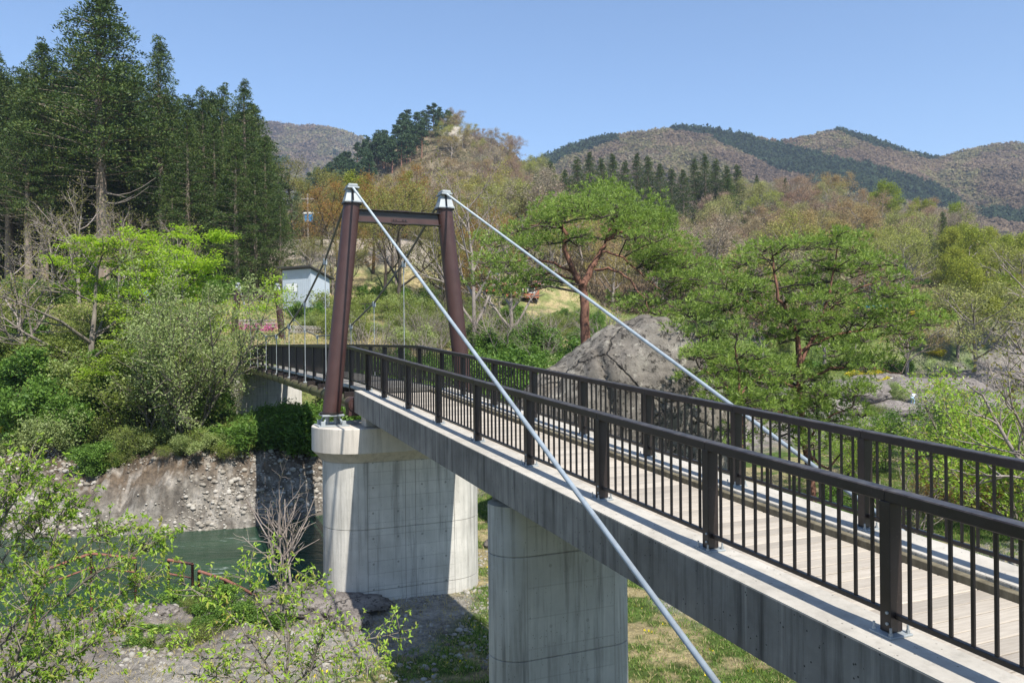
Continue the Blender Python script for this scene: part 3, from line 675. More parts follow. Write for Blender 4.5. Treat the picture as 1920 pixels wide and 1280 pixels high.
def around(rg, tips, k, sp, ln, wd, up=0.3, along=0.0, flat=1.0, jit=0.3):
    Pp = np.array([t[0] for t in tips]); D = np.array([t[1] for t in tips]); Pp = np.repeat(Pp, k, 0); D = np.repeat(D, k, 0); n = len(Pp)
    off = rg.normal(size=(n, 3))*sp; off[:, 2] *= flat; C = Pp+off
    ax = unit(rand_unit(rg, n)+D*along); nn = unit(rand_unit(rg, n)+np.array([0, 0, up*3])); f = rg.uniform(1-jit, 1+jit, n)
    return leafgeo(C, ax, nn, ln*f, wd*f, 0.15)
M['bark'] = m_bark('grey_bark', (0.10, 0.085, 0.07), (0.22, 0.19, 0.155))
M['bark_dk'] = m_bark('dark_bark', (0.045, 0.036, 0.028), (0.11, 0.09, 0.07))
M['bark_cedar'] = m_bark('cedar_bark', (0.15, 0.115, 0.085), (0.30, 0.24, 0.19), 3, 0.12)
M['bark_pine'] = m_bark('pine_bark', (0.085, 0.045, 0.034), (0.24, 0.12, 0.08), 6, 0.5)
M['bark_far'] = m_bark('pale_twigs', (0.17, 0.14, 0.12), (0.30, 0.26, 0.23), 1, 1)
M['cedar'] = m_leaf('cedar_foliage', [(0.012, 0.026, 0.006), (0.026, 0.050, 0.010), (0.054, 0.086, 0.016), (0.085, 0.100, 0.022)], 0.12, nscale=0.35)
M['pine'] = m_leaf('pine_needles', [(0.075, 0.12, 0.028), (0.15, 0.215, 0.048), (0.25, 0.33, 0.075)], 0.38, nscale=1.3)
M['pinefar'] = m_leaf('hill_pine_needles', [(0.022, 0.044, 0.020), (0.036, 0.066, 0.028), (0.05, 0.08, 0.03)], 0.2, nscale=0.2)
M['maple'] = m_leaf('young_maple_leaves', [(0.16, 0.26, 0.022), (0.24, 0.35, 0.03), (0.30, 0.38, 0.05)], 0.5, nscale=0.5)
M['willow'] = m_leaf('grey_green_leaves', [(0.15, 0.19, 0.07), (0.22, 0.27, 0.10), (0.28, 0.32, 0.14)], 0.4, nscale=1.0)
M['shrub'] = m_leaf('shrub_leaves', [(0.045, 0.09, 0.016), (0.085, 0.16, 0.026), (0.14, 0.22, 0.04)], 0.35, nscale=1.2)
M['bud'] = m_leaf('budding_leaves', [(0.15, 0.12, 0.045), (0.18, 0.17, 0.05), (0.17, 0.20, 0.06)], 0.4, nscale=0.8)
M['budgreen'] = m_leaf('spring_shrub_leaves', [(0.09, 0.115, 0.03), (0.15, 0.185, 0.04), (0.21, 0.25, 0.06)], 0.4, nscale=0.8)
M['rust'] = m_leaf('rusty_shrub_leaves', [(0.20, 0.10, 0.035), (0.26, 0.15, 0.05), (0.20, 0.18, 0.05)], 0.4, nscale=0.8)
M['cherry'] = m_leaf('cherry_leaves', [(0.12, 0.20, 0.025), (0.19, 0.30, 0.035), (0.27, 0.37, 0.06), (0.30, 0.24, 0.08)], 0.45, rough=0.4, nscale=2.5)
WOODCOL = [(p_, tuple(c_*1.35 for c_ in q_)) for p_, q_ in [(0.0, (0.20, 0.135, 0.10)), (0.16, (0.22, 0.165, 0.12)), (0.3, (0.225, 0.165, 0.085)), (0.42, (0.22, 0.185, 0.07)), (0.56, (0.21, 0.21, 0.06)), (0.7, (0.20, 0.225, 0.055)), (0.82, (0.21, 0.19, 0.15)), (0.92, (0.24, 0.175, 0.14)), (1.0, (0.19, 0.24, 0.05))]]
M['wood'] = m_objrand_leaf('woodland_buds', WOODCOL)
def place(proto, x, y, z, sc, rot, label=None, cat=None, group=None, used=set()):
    if id(proto) not in used: used.add(id(proto)); o = proto
    else: o = copy_tree(proto)
    o.location = (x, y, z); o.rotation_euler = (0, 0, rot); o.scale = sc if hasattr(sc, '__len__') else (sc, sc, sc)
    tag(o, label, cat, group); return o
RG = np.random.default_rng(11)
def U(a, b): return float(RG.uniform(a, b))
def ux(u, Y): return (u-960)/F*Y
# --- cedars (height 30 in the prototype)
def cedar(seed, Ht=30.0, base=0.3, Rm=4.2, n=110, q=95, ls=0.25, dead=False):
    rg = np.random.default_rng(seed); t = thing('cedar_tree', None, None)
    lean = rg.normal(size=2)*0.2
    tr = [(0, 0, -1.0)]+[(lean[0]*f+0.1*math.sin(5*f+seed), lean[1]*f, Ht*f*0.97) for f in np.linspace(0.03, 1, 9)]
    q_ = MB(); q_.tube(tr, [0.50]+[0.46*(1-f)**0.8+0.03 for f in np.linspace(0.03, 1, 9)], 10); q_.build('trunk', M['bark_cedar'], t, smooth=True)
    Cs = []; Ds = []; segs = []
    for i in range(n):
        f = base+(1-base)*(i+rg.uniform(0, 1))/n; z = Ht*f; g = (f-base)/(1-base)
        rad = Rm*(min(1, (1-g)*1.4)**0.95)*(0.6+0.4*min(1, g*6+0.2))*rg.uniform(0.72, 1.12)+0.15
        az = i*2.399+rg.uniform(-.5, .5); dr = np.array([math.cos(az), math.sin(az), 0]); o = np.array([0, 0, z]); dz = rg.uniform(-0.35, 0.1)
        e = o+dr*rad+np.array([0, 0, dz*rad*0.5+0.3]); segs.append((o, e, 0.05, 0.012))
        for j, fr in enumerate((1.0, 0.62, 0.3) if rad > 1.6 else (1.0, 0.5)):
            if j and rg.uniform() < 0.2: continue
            c = o+(e-o)*fr+rg.normal(size=3)*0.18; sz = min(rg.uniform(0.65, 1.25), 0.42+0.5*rad); kk = int(q*sz*(1.0 if j == 0 else 0.6))
            P = rand_unit(rg, kk); P[:, 2] = np.where(P[:, 2] < -0.2, -P[:, 2]*0.7, P[:, 2]); sh = rg.uniform(0.65, 1.08, (kk, 1)); Q_ = P*sh*sz*np.array([0.9, 0.9, 1.0])
            Cs.append(c+Q_); Ds.append(unit(P+dr*0.2+np.array([0, 0, 0.35])))
    C = np.concatenate(Cs); D = np.concatenate(Ds); k = len(C)
    V, Fq = leafgeo(C, unit(D*0.9+rand_unit(rg, k)*0.7), unit(D*0.7+rand_unit(rg, k)*0.8), ls*rg.uniform(0.7, 1.5, k), ls*0.38*rg.uniform(0.7, 1.3, k))
    leaf_part('crown', V, Fq, M['cedar'], t)
    V, Fq = seg_mesh(segs, 3); link('branches', rawmesh('branches', V, [Fq]), M['bark_cedar'], t)
    if dead:
        q_ = MB()
        for i in range(16):
            z = Ht*rg.uniform(base-0.13, base+0.05); a = rg.uniform(0, 6.28); l = rg.uniform(1.5, 4.6); pts = []
            for j in range(6): ff = j/5; pts.append((math.cos(a+0.3*ff)*l*ff, math.sin(a+0.3*ff)*l*ff, z-0.9*l*0.3*math.sin(ff*2.2)+l*0.42*ff*ff))
            q_.tube(pts, [0.05*(1-j/6)+0.012 for j in range(6)], 5, False)
        q_.build('dead_limbs', M['bark_far'], t, smooth=True)
    return t
CED = [cedar(1, dead=True, base=0.40, Rm=4.4, n=165), cedar(2, base=0.40, Rm=4.0, dead=True, n=140), cedar(3, base=0.36, Rm=3.0, n=125), cedar(4, base=0.06, Rm=4.3, n=150), cedar(5, base=0.10, Rm=3.7, n=140)]
# (u, depth, v of top, proto, width factor, label)
front = [(192, 84, -12, 0, 1.45, 'tallest dark cedar with a thick bare lower trunk, its tip at the top edge'),
         (305, 86, 80, 2, 0.95, 'slender cedar with an open thin top, right of the tallest cedar'),
         (85, 84, 88, 1, 1.15, 'broad cedar with a browned top, left of the tallest cedar'),
         (-10, 86, 95, 1, 1.2, 'dark cedar cut by the left edge of the picture'),
         (384, 90, 172, 4, 1.1, 'shorter cedar with a pointed top, leftmost of three equal tops'),
         (424, 92, 166, 4, 1.05, 'cedar with a pointed top, middle one of three equal tops'),
         (462, 88, 160, 3, 1.15, 'full bushy cedar, rightmost of three equal tops'),
         (500, 86, 262, 3, 1.2, 'low wide cedar branched to the ground near the right end of the grove'),
         (528, 84, 370, 3, 1.3, 'lowest cedar at the very right end of the grove, beside the shed')]
def ztop(v, u, Y): return (640-(v+0.009*(u-960)))/F*Y
for (u, Y, v, k, wf, lab) in front:
    x = ux(u, Y); z = h1(x, Y)-0.3; hgt = ztop(v, u, Y)-z; place(CED[k], x, Y, z, (wf*hgt/30*1.0, wf*hgt/30*1.0, hgt/30), U(0, 6.28), lab, 'cedar', 'cedars of the grove on the left bank')
back = []
for i in range(38):
    u = -150+i*17.5+U(-7, 7); Y = U(94, 118); v = np.interp(u, [-160, 0, 60, 130, 260, 340, 400, 470, 510, 540], [120, 150, 150, 110, 150, 190, 195, 195, 270, 400])+U(-15, 35)
    x = ux(u, Y); z = h1(x, Y)-0.3; hgt = ztop(v, u, Y)-z; wf = U(1.0, 1.4)*32/max(20, hgt)
    place(CED[[3, 4, 1, 3][i % 4]], x, Y, z, (wf*hgt/30, wf*hgt/30, hgt/30), U(0, 6.28), 'dark cedar filling the shade at the back of the left grove', 'cedar', 'cedars at the back of the grove')
for (u, Y, v, k) in [(55, 82, 190, 1), (135, 88, 230, 2), (245, 90, 200, 0), (340, 89, 250, 1), (430, 84, 300, 4), (20, 90, 160, 0), (355, 84, 215, 3), (405, 85, 235, 3), (445, 83, 255, 4), (480, 84, 300, 3), (325, 83, 330, 3)]:
    x = ux(u, Y); z = h1(x, Y)-0.3; hgt = ztop(v, u, Y)-z
    place(CED[k], x, Y, z, (1.25*hgt/30, 1.25*hgt/30, hgt/30), U(0, 6.28), 'cedar of middling height between the tall ones, standing on a pale straight trunk', 'cedar', 'middling cedars inside the grove')
# cedars on the ridge right of centre
rid = [(1008, 330), (1035, 305), (1062, 322), (1085, 300), (1108, 288), (1130, 300), (1152, 292), (1175, 305), (1197, 290), (1218, 296), (1240, 310), (1262, 318), (1284, 322), (1305, 300), (1325, 292), (1345, 302), (1366, 315), (1385, 312), (1422, 330), (1475, 335)]
for i, (u, v) in enumerate(rid):
    Y = U(178, 188); x = ux(u, Y); hgt = U(17, 20) if i < 18 else 8; z = ztop(v, u, Y)-hgt
    place(CED[3+i % 2], x, Y, z, (1.35*hgt/30, 1.35*hgt/30, hgt/30), U(0, 6.28), 'dark green conical cedar in the row on the wooded ridge right of the bridge', 'cedar', 'cedars on the wooded ridge')
for i in range(22):
    u = U(1000, 1390); Y = U(150, 172); x = ux(u, Y); hgt = U(11, 15); z = min(h1(x, Y), ztop(np.interp(u, [1000, 1390], [385, 340]), u, Y)-hgt*0.8)
    if 1190 < u < 1280 or u < 1100 or U(0, 1) < 0.35:
        place(CED[3+i % 2], x, Y, z, (1.5*hgt/30, 1.5*hgt/30, hgt/30), U(0, 6.28), 'dark green cedar on the slope just below the ridge row', 'cedar', 'cedars below the ridge row')
for (u, v, Y, lab) in [(1770, 400, 150, 'tall narrow dark cedar alone among yellow green trees near the right edge'), (1745, 432, 149, 'shorter dark cedar left of the tall narrow one near the right edge'), (1800, 440, 148, 'shorter dark cedar right of the tall narrow one near the right edge')]:
    x = ux(u, Y); hgt = 13.5; z = ztop(v, u, Y)-hgt; place(CED[4], x, Y, z, (0.5, 0.5, hgt/30), U(0, 6), lab, 'cedar')
# --- bare and budding broadleaf trees
def broad(seed, Ht=11, leaf=None, kk=3, ls=0.22, sp=0.28, bark='bark_far', spread=46, twigs=4, name='budding_tree', trunkf=0.35, kids=(9, 6, 5), flat=None):
    T = Tree(seed); P = [dict(ns=6, kids=kids[0], f0=trunkf, ang=spread, klen=0.62, kr=0.55, shape=0.45, wob=0.07, up=0.03, taper=0.25),
        dict(ns=5, kids=kids[1], f0=0.25, ang=42, klen=0.5, kr=0.55, shape=0.5, wob=0.13, up=0.09, taper=0.3),
        dict(ns=4, kids=kids[2], f0=0.2, ang=38, klen=0.5, kr=0.6, shape=0.4, wob=0.16, up=0.07, taper=0.4, tips=True),
        dict(ns=3, kids=0, wob=0.18, up=0.05, taper=0.4)]
    if flat: P[1]['flat'] = flat; P[2]['flat'] = flat
    T.branch((0, 0, -0.6), (0.05, 0.02, 1), Ht*0.86, Ht*0.019, 0, P)
    t = thing(name, None, None); bark_part(T, 'trunk', M[bark], t, 6)
    V, Fq = around(T.rg, T.tips, kk, sp, ls, ls*0.6, up=0.2)
    leaf_part('crown', V, Fq, leaf or M['wood'], t); return t
BR = [broad(20+i, 11, None, 8, 0.15, 0.30, trunkf=0.28+0.05*(i % 3), spread=40+4*i) for i in range(5)]
LIME = broad(31, 10, name='lime_tree', leaf= m_objrand_leaf('lime_leaves', [(0, (0.20, 0.26, 0.03)), (1, (0.27, 0.29, 0.045))], 0.4), kk=12, ls=0.2, sp=0.36)
WHITE = broad(32, 9, name='cherry_tree', leaf= m_objrand_leaf('white_blossom', [(0, (0.72, 0.68, 0.66)), (1, (0.80, 0.77, 0.76))], 0.3), kk=12, ls=0.18, sp=0.32)
# wooded hillside right of centre: (front rows to ridge)
cnt = 0; row = 0; Y = 96.0
while Y < 212:
    stp = 6.2+0.02*Y; x = -0.02*Y+U(0, 4)-2
    while x < 0.72*Y:
        xx = x+U(-1.6, 1.6); yy = Y+U(-2, 2); u = 960+xx/yy*F
        z = h1(xx, yy); hh = U(8.5, 12.5)
        skip = (u < 1330 and yy < 112) or (yy < 105 and u > 1500 and U(0, 1) < 0.3)
        cedz = 1000 < u < 1390 and yy > 176
        if not skip and not cedz and cnt < 150:
            lime = (u > 1780 and U(0, 1) < 0.75 and yy > 100) or (u > 1640 and yy > 185 and U(0, 1) < 0.6)
            if lime: place(LIME, xx, yy, z, hh/10, U(0, 6.28), 'yellow green budding tree on the right shoulder of the wooded hillside', 'tree', 'yellow green trees on the right shoulder')
            else: place(BR[RG.integers(5)], xx, yy, z, (hh/11*1.4, hh/11*1.4, hh/11), U(0, 6.28), 'brownish budding tree on the wooded hillside right of the bridge', 'tree', 'budding trees on the wooded hillside'); cnt += 1
        x += stp*U(0.85, 1.15)
    Y += 7+0.03*Y
# trees of the slope behind the towers
cols = 0
for i in range(50):
    u = U(500, 1060); Y = U(112, 240); x = ux(u, Y); z = h1(x, Y); hh = U(7, 9.5)
    if Y > 175 and u < 820: continue
    pr = BR[RG.integers(5)] if U(0, 1) < 0.85 else LIME
    place(pr, x, Y, z, (hh/11*1.15, hh/11*1.15, hh/11), U(0, 6.28), 'budding tree on the slope behind the tower', 'tree', 'budding trees on the slope behind the tower')
def one(proto, u, Y, hh, lab, cat='tree', wf=1.0, base=11, z=None, rot=None, group=None):
    x = ux(u, Y); return place(proto, x, Y, h1(x, Y)-0.1 if z is None else z, (wf*hh/base, wf*hh/base, hh/base), U(0, 6.28) if rot is None else rot, lab, cat, group)
RUST = broad(41, 11, M['rust'], 7, 0.15, 0.32, 'bark_dk', name='rust_tree'); BUD = broad(42, 11, M['bud'], 6, 0.13, 0.3, 'bark_dk', trunkf=0.22, spread=50, name='spring_tree')
BARE = broad(43, 11, M['bud'], 1, 0.14, 0.3, 'bark_far', trunkf=0.2, kids=(11, 7, 5), name='bare_tree')
one(RUST, 700, 95, 10.5, 'rust leaved tree rising behind the crossbeam of the near tower', wf=1.1)
one(RUST, 790, 108, 9.5, 'rust leaved tree between the tower legs, above the crossbeam', wf=1.0)
one(BUD, 745, 80, 12.5, 'dark limbed budding tree seen between the tower legs', wf=1.15)
one(BUD, 835, 84, 11.5, 'dark limbed budding tree just behind the right tower leg')
one(BARE, 890, 62, 14.5, 'tall pale bare tree right of the right tower leg', wf=0.8)
one(BARE, 960, 66, 12, 'pale bare tree left of the big pine')
one(BUD, 605, 105, 10, 'yellowish tree above the pale blue shed', wf=1.2)
one(BUD, 555, 112, 11, 'yellowish tree beside the right end of the cedar grove', wf=1.2)
one(LIME, 655, 120, 9.5, 'lime green tree left of the rust leaved trees', base=10)
for i in range(26):
    one([BUD, BARE, RUST, BUD][i % 4], U(560, 940), U(78, 110), U(6.5, 9.5), 'spring tree standing between the near tower and the bare slope', 'tree', U(0.9, 1.3), group='spring trees before the bare slope')
# central hill: pines on the left shoulder, bare wood on the right
def hillpine(seed):
    rg = np.random.default_rng(seed); t = thing('hill_pine', None, None); q = MB(); q.tube([(0, 0, -1), (0.2, 0, 5), (0, 0.1, 12)], [0.22, 0.16, 0.05], 6); q.build('trunk', M['bark_pine'], t, smooth=True)
    Cs = []
    for i in range(46):
        z = rg.uniform(5.0, 13); g = (z-5)/8; r_ = 2.8*(1-g*0.75)*math.sqrt(rg.uniform(0.05, 1)); a = rg.uniform(0, 6.28); c = np.array([math.cos(a)*r_, math.sin(a)*r_, z]); P = rand_unit(rg, 26)*rg.uniform(0.3, 0.85, (26, 1)); P[:, 2] *= 0.5; Cs.append(c+P)
    C = np.concatenate(Cs); V, Fq = leafgeo(C, rand_unit(rg, len(C))+[0, 0, 0.5], rand_unit(rg, len(C)), 0.55, 0.3); leaf_part('crown', V, Fq, M['pinefar'], t); return t
HP = [hillpine(50+i) for i in range(3)]
n_ = 0
for i in range(420):
    u = U(560, 850); t_ = U(0, 1); Y = 335-t_*110; x = ux(u, Y)
    lim = np.interp(u, [560, 640, 700, 780, 850], [1.0, 0.75, 0.5, 0.45, 0.2])
    if t_ > lim or n_ >= 150: continue
    hh = U(9, 13); place(HP[i % 3], x, Y, h1(x, Y)-0.5, (hh/13*1.2, hh/13*1.2, hh/13), U(0, 6.28), 'dark green pine covering the left shoulder of the central hill', 'pine', 'pines on the central hill'); n_ += 1
for i in range(95):
    u = U(840, 1190); Y = U(215, 345); x = ux(u, Y); hh = U(7, 11)
    place(BR[RG.integers(5)], x, Y, h1(x, Y)-0.5, (hh/11*1.3, hh/11*1.3, hh/11), U(0, 6.28), 'leafless or budding tree covering the right side of the central hill', 'tree', 'bare trees on the central hill')
one(WHITE, 850, 296, 8.5, 'white blossoming cherry tree high on the central hill beside the pines', base=9, wf=1.3)
one(LIME, 770, 235, 10, 'bright green tree below the pines of the central hill', base=10)
# --- far mountains: one mass of crowns each
def farwood(name, n, reg, bands, crown, label_kind, seed, quads=14):
    rg = np.random.default_rng(seed); Y = reg[2]+(reg[3]-reg[2])*rg.uniform(0, 1, n)**1.0; u = rg.uniform(reg[0], reg[1], n); X = (u-960)/F*Y; Z = H(X, Y)
    sn = fbm(X*0.02, Y*0.02, seed=seed); s2 = rg.uniform(0, 1, n)
    base = np.array([[0.24, 0.18, 0.125], [0.29, 0.22, 0.145], [0.25, 0.235, 0.11], [0.265, 0.20, 0.135], [0.29, 0.27, 0.17]])
    tt = np.clip((sn*1.3+0.5)*3.2+(s2-0.5)*0.9, 0, 3.999); i0 = tt.astype(int); fr_ = (tt-i0)[:, None]; c = base[i0]*(1-fr_)+base[i0+1]*fr_
    v = 640-Z/Y*F; pine = np.zeros(n, bool)
    for (pts, wd) in bands:
        pu = [p[0] for p in pts]; pv = [p[1] for p in pts]; b = np.interp(u, pu, pv, left=-999, right=-999); pine |= (np.abs(v-b) < np.interp(u, pu, wd)*(1+0.5*fbm(u*0.03, v*0.05, seed=seed+3)))
    pine |= (fbm(X*0.02, Y*0.012, seed=seed+9) > 0.48)
    c = np.where(pine[:, None], np.array([0.062, 0.092, 0.048])*rg.uniform(0.7, 1.3, (n, 1)), c*rg.uniform(0.88, 1.12, (n, 1)))
    sz = crown*rg.uniform(0.7, 1.3, n); hh = np.where(pine, 1.5, 1.0)*sz
    P = rand_unit(rg, n*quads)*rg.uniform(0.6, 1, (n*quads, 1)); P[:, 2] = np.abs(P[:, 2]); sc = np.repeat(np.stack([sz, sz, hh*1.2], -1), quads, 0)*0.5
    C = np.repeat(np.stack([X, Y, Z], -1), quads, 0)+P*sc; q = len(C); near_ = reg[2] < 200
    V, Fq = leafgeo(C, rand_unit(rg, q)+np.array([0, 0, 1.2 if near_ else 0.3]), unit(P*np.array([0.5, 0.5, 1])+np.array([0, -0.25, 0.6])+rand_unit(rg, q)*(0.7 if near_ else 0.25)), np.repeat(sz, quads)*(0.34 if near_ else 0.42), np.repeat(sz, quads)*(0.09 if near_ else 0.30))
    me = rawmesh(name, V, [Fq]); ca = me.color_attributes.new('Col', 'FLOAT_COLOR', 'POINT'); cc = np.repeat(c, quads*4, 0)*0.9
    ca.data.foreach_set('color', np.concatenate([cc, np.ones((len(cc), 1))], 1).astype(np.float32).ravel())
    o = link(name, me, MF); tag(o, label_kind[0], label_kind[1], kind='stuff')
MF = m_vcol('far_crowns', 0.9, 0.5, fine=0.02)
farwood('far_forest', 46000, (930, 2150, 430, 920), [([(1260, 240), (1330, 245), (1450, 300), (1560, 335), (1700, 365), (1800, 395)], [8, 16, 22, 30, 26, 14]), ([(1000, 300), (1080, 280), (1160, 262)], [22, 18, 8]), ([(1560, 245), (1640, 268), (1760, 300)], [6, 14, 12])], 7, ('brown and dark green spring woods covering the long mountain range on the right', 'forest'), 5, 18)
farwood('far_forest', 9000, (430, 760, 1150, 1520), [], 13, ('violet brown leafless woods on the distant mountain behind the cedars', 'forest'), 6, 14)
farwood('hill_undergrowth', 26000, (540, 2100, 112, 345), [], 2.2, ('brown leafless undergrowth between the trees of the middle hills', 'undergrowth'), 7, 24)
# ------------------------------------------------------------------ near plants
def leaf2(C, D, Nn, ln, wd, fold=0.18, droop=0.15):
    """pointed leaves folded along the midrib: base, tip, two pairs of side points"""
    C = np.asarray(C, float); D = unit(D); Sd = unit(np.cross(D, Nn)); Nn = np.cross(Sd, D); n = len(C)
    ln = np.broadcast_to(ln, (n,))[:, None]; wd = np.broadcast_to(wd, (n,))[:, None]
    b = C; t = C+D*ln-Nn*ln*droop; m1 = C+D*ln*0.33+Nn*wd*fold; m2 = C+D*ln*0.68-Nn*ln*droop*0.4+Nn*wd*fold
    V = np.stack([b, m1+Sd*wd*0.5, m2+Sd*wd*0.36, t, m2-Sd*wd*0.36, m1-Sd*wd*0.5], 1).reshape(-1, 3)
    k = (np.arange(n)*6)[:, None]; return V, np.concatenate([k+np.array([[0, 1, 2, 3]]), k+np.array([[0, 3, 4, 5]])])
def maple(seed):
    T = Tree(seed); P = [dict(ns=5, kids=9, f0=0.22, ang=52, klen=0.75, kr=0.6, shape=0.35, wob=0.12, up=0.03, taper=0.3),
        dict(ns=5, kids=8, f0=0.2, ang=45, klen=0.5, kr=0.5, shape=0.3, wob=0.12, up=-0.01, taper=0.3, flat=0.3),
        dict(ns=4, kids=5, f0=0.2, ang=42, klen=0.5, kr=0.6, shape=0.3, wob=0.14, taper=0.4, tips=True, flat=0.25), dict(ns=3, kids=0, wob=0.15, taper=0.4)]
    T.branch((0, 0, -0.5), (0.08, 0, 1), 7, 0.13, 0, P); t = thing('maple_tree', None, None); bark_part(T, 'trunk', M['bark'], t, 7)
    rg = T.rg; tips = T.tips; Pp = np.repeat(np.array([x[0] for x in tips]), 13, 0); n = len(Pp); off = rg.normal(size=(n, 3))*[0.26, 0.26, 0.06]
    nn = unit(np.array([0, 0, 1.])+rg.normal(size=(n, 3))*0.35); V, Fq = leafgeo(Pp+off, rand_unit(rg, n)*[1, 1, 0.2], nn, 0.13, 0.11, 0.1)
    leaf_part('crown', V, Fq, M['maple'], t); return t
MP = [maple(60), maple(61)]
def bushtree(seed, name, leafm, Ht, kk, ln, wd, sp, stems=5, lean=(0, 0), bark='bark', near=False, kids=(8, 5), ang=40, spreadz=0.45):
    T = Tree(seed); P = [dict(ns=6, kids=kids[0], f0=0.2, ang=ang, klen=0.5, kr=0.6, shape=0.4, wob=0.12, up=0.05, taper=0.25, tips=False),
        dict(ns=4, kids=kids[1], f0=0.15, ang=42, klen=0.5, kr=0.6, shape=0.4, wob=0.16, up=0.05, taper=0.4, tips=True), dict(ns=3, kids=0, wob=0.18, up=0.03, taper=0.4)]
    for i in range(stems):
        a = i*2.4+T.rg.uniform(0, 1); d = (math.cos(a)*spreadz+lean[0], math.sin(a)*spreadz+lean[1], 1); T.branch((math.cos(a)*0.12, math.sin(a)*0.12, -0.3), d, Ht*T.rg.uniform(0.7, 1.0), Ht*0.012, 0, P)
    t = thing(name, None, None); bark_part(T, 'stems', M[bark], t, 5)
    rg = T.rg; Pp = np.repeat(np.array([x[0] for x in T.tips]), kk, 0); Dd = np.repeat(np.array([x[1] for x in T.tips]), kk, 0); n = len(Pp)
    ax = unit(rand_unit(rg, n)+Dd*0.8); nn = unit(rand_unit(rg, n)+np.array([0, 0, 0.9])); f = rg.uniform(0.7, 1.3, n)
    V, Fq = (leaf2 if near else leafgeo)(Pp+rg.normal(size=(n, 3))*sp, ax, nn, ln*f, wd*f)
    leaf_part('leaves', V, Fq, leafm, t); return t
WIL = bushtree(70, 'leaning_tree', M['willow'], 6.5, 9, 0.12, 0.06, 0.14, 6, (0.15, -0.45), 'bark', kids=(10, 7))
SH = [bushtree(71, 'green_shrub', M['shrub'], 2.3, 10, 0.13, 0.07, 0.12, 7, spreadz=0.8), bushtree(72, 'green_shrub', M['shrub'], 2.0, 12, 0.10, 0.06, 0.10, 8, spreadz=1.1)]
SG = bushtree(73, 'pale_shrub', M['willow'], 2.2, 9, 0.10, 0.05, 0.12, 7, spreadz=0.9); SB = bushtree(74, 'budding_shrub', M['budgreen'], 2.4, 5, 0.09, 0.05, 0.12, 7, spreadz=0.8, kids=(9, 6))
SR = bushtree(75, 'rusty_shrub', M['rust'], 2.2, 4, 0.06, 0.03, 0.09, 9, spreadz=0.9, kids=(9, 6), bark='bark_dk')
STW = bushtree(76, 'bare_shrub', M['bud'], 3.2, 1, 0.05, 0.03, 0.05, 6, spreadz=0.55, kids=(9, 6), bark='bark_far')
BAM = bushtree(77, 'bamboo_grass', M['shrub'], 1.3, 9, 0.22, 0.045, 0.10, 12, spreadz=0.5, kids=(4, 2), bark='bark')
one(MP[0], 350, 43.5, 9.6, 'bright yellow green layered maple leaning over the river bank, the taller of two', wf=0.72, base=7.5, rot=2.0)
one(MP[1], 235, 42.5, 7.4, 'bright yellow green layered maple left of the taller one', wf=1.1, base=7.5, rot=0.6)
one(MP[1], 300, 40.3, 3.6, 'small low maple branch clump in front of the taller maple, just above the cliff', wf=1.3, base=7.5)
one(WIL, 352, 39.6, 7.6, 'large grey green bushy tree leaning over the cliff left of the bridge end', wf=0.95, base=6.5, rot=0.2)
o = copy_tree(WIL); x = ux(285, 39.4); o.location = (x, 39.4, h1(x, 39.4)); o.scale = (0.9, 0.9, 0.8); o.rotation_euler = (0, 0, 0.8); tag(o, 'smaller grey green bushy tree hanging low over the cliff', 'tree')
o = copy_tree(WIL); x = ux(418, 45); o.location = (x, 45, h1(x, 45)); o.scale = (0.42, 0.42, 0.62); o.rotation_euler = (0, 0, 2.6); tag(o, 'grey green bush touching the near railing at the far end of the bridge', 'tree')
BT = broad(44, 11, M['bud'], 2, 0.12, 0.25, 'bark', trunkf=0.2, spread=55, kids=(11, 7, 5), flat=0.6, name='bare_tree')
one(BT, 165, 41.5, 9.2, 'spreading grey tree with olive buds on the left bank', wf=1.35)
one(BARE, 40, 44, 7.5, 'thin bare tree at the left edge above the bank', wf=1.2)
for i, (u, Y, hh) in enumerate([(100, 74, 9), (150, 72, 11), (225, 73, 9), (330, 76, 8)]):
    one(BARE, u, Y, hh, 'pale bare understorey tree in front of the dark cedar trunks', 'tree', 0.9, group='bare trees before the grove')
def scatter(protos, n, ur, dr, hr, lab, cat, group, base=2.2, wf=(0.9, 1.5), side='F', excl=None):
    c = 0; tries = 0
    while c < n and tries < n*30:
        tries += 1; u = U(*ur); d = U(*dr)
        Y = 30.0
        for _ in range(25): Y = (float(yF(ux(u, Y))) if side == 'F' else float(yN(ux(u, Y))))+(d if side == 'F' else -d)
        x = ux(u, Y)
        if excl and excl(u, x, Y): continue
        sb = -0.3977*x+0.9175*Y; nb_ = 0.9175*x+0.3977*Y
        if 43.5 < sb < 60 and abs(nb_-5.6) < 3.4: continue
        if 470 < u < 565 and 44 < Y < 62: continue
        hh = U(*hr); w_ = U(*wf); place(protos[int(RG.integers(len(protos)))], x, Y, h1(x, Y)-0.12, (hh/base*w_, hh/base*w_, hh/base), U(0, 6.28), lab, cat, group); c += 1
exb = lambda u, x, Y: u > 440 and Y > 42
scatter(SH, 34, (-40, 470), (5, 14), (0.8, 3.4), 'green leafy shrub on the steep bank left of the bridge', 'shrub', 'green shrubs on the left bank', excl=exb)
scatter([SG], 22, (-40, 450), (4, 14), (0.6, 2.8), 'pale grey green shrub on the steep bank left of the bridge', 'shrub', 'pale shrubs on the left bank', excl=exb)
scatter([SB], 38, (-40, 460), (4, 20), (0.8, 3.4), 'olive green budding shrub on the left bank', 'shrub', 'budding shrubs on the left bank', excl=exb)
scatter([BAM], 46, (440, 640), (3.2, 8.5), (0.9, 1.5), 'clump of green bamboo grass on the bank below the hanging span', 'bamboo grass', 'bamboo grass below the span', base=1.3, wf=(1, 1.7), excl=lambda u, x, Y: False)
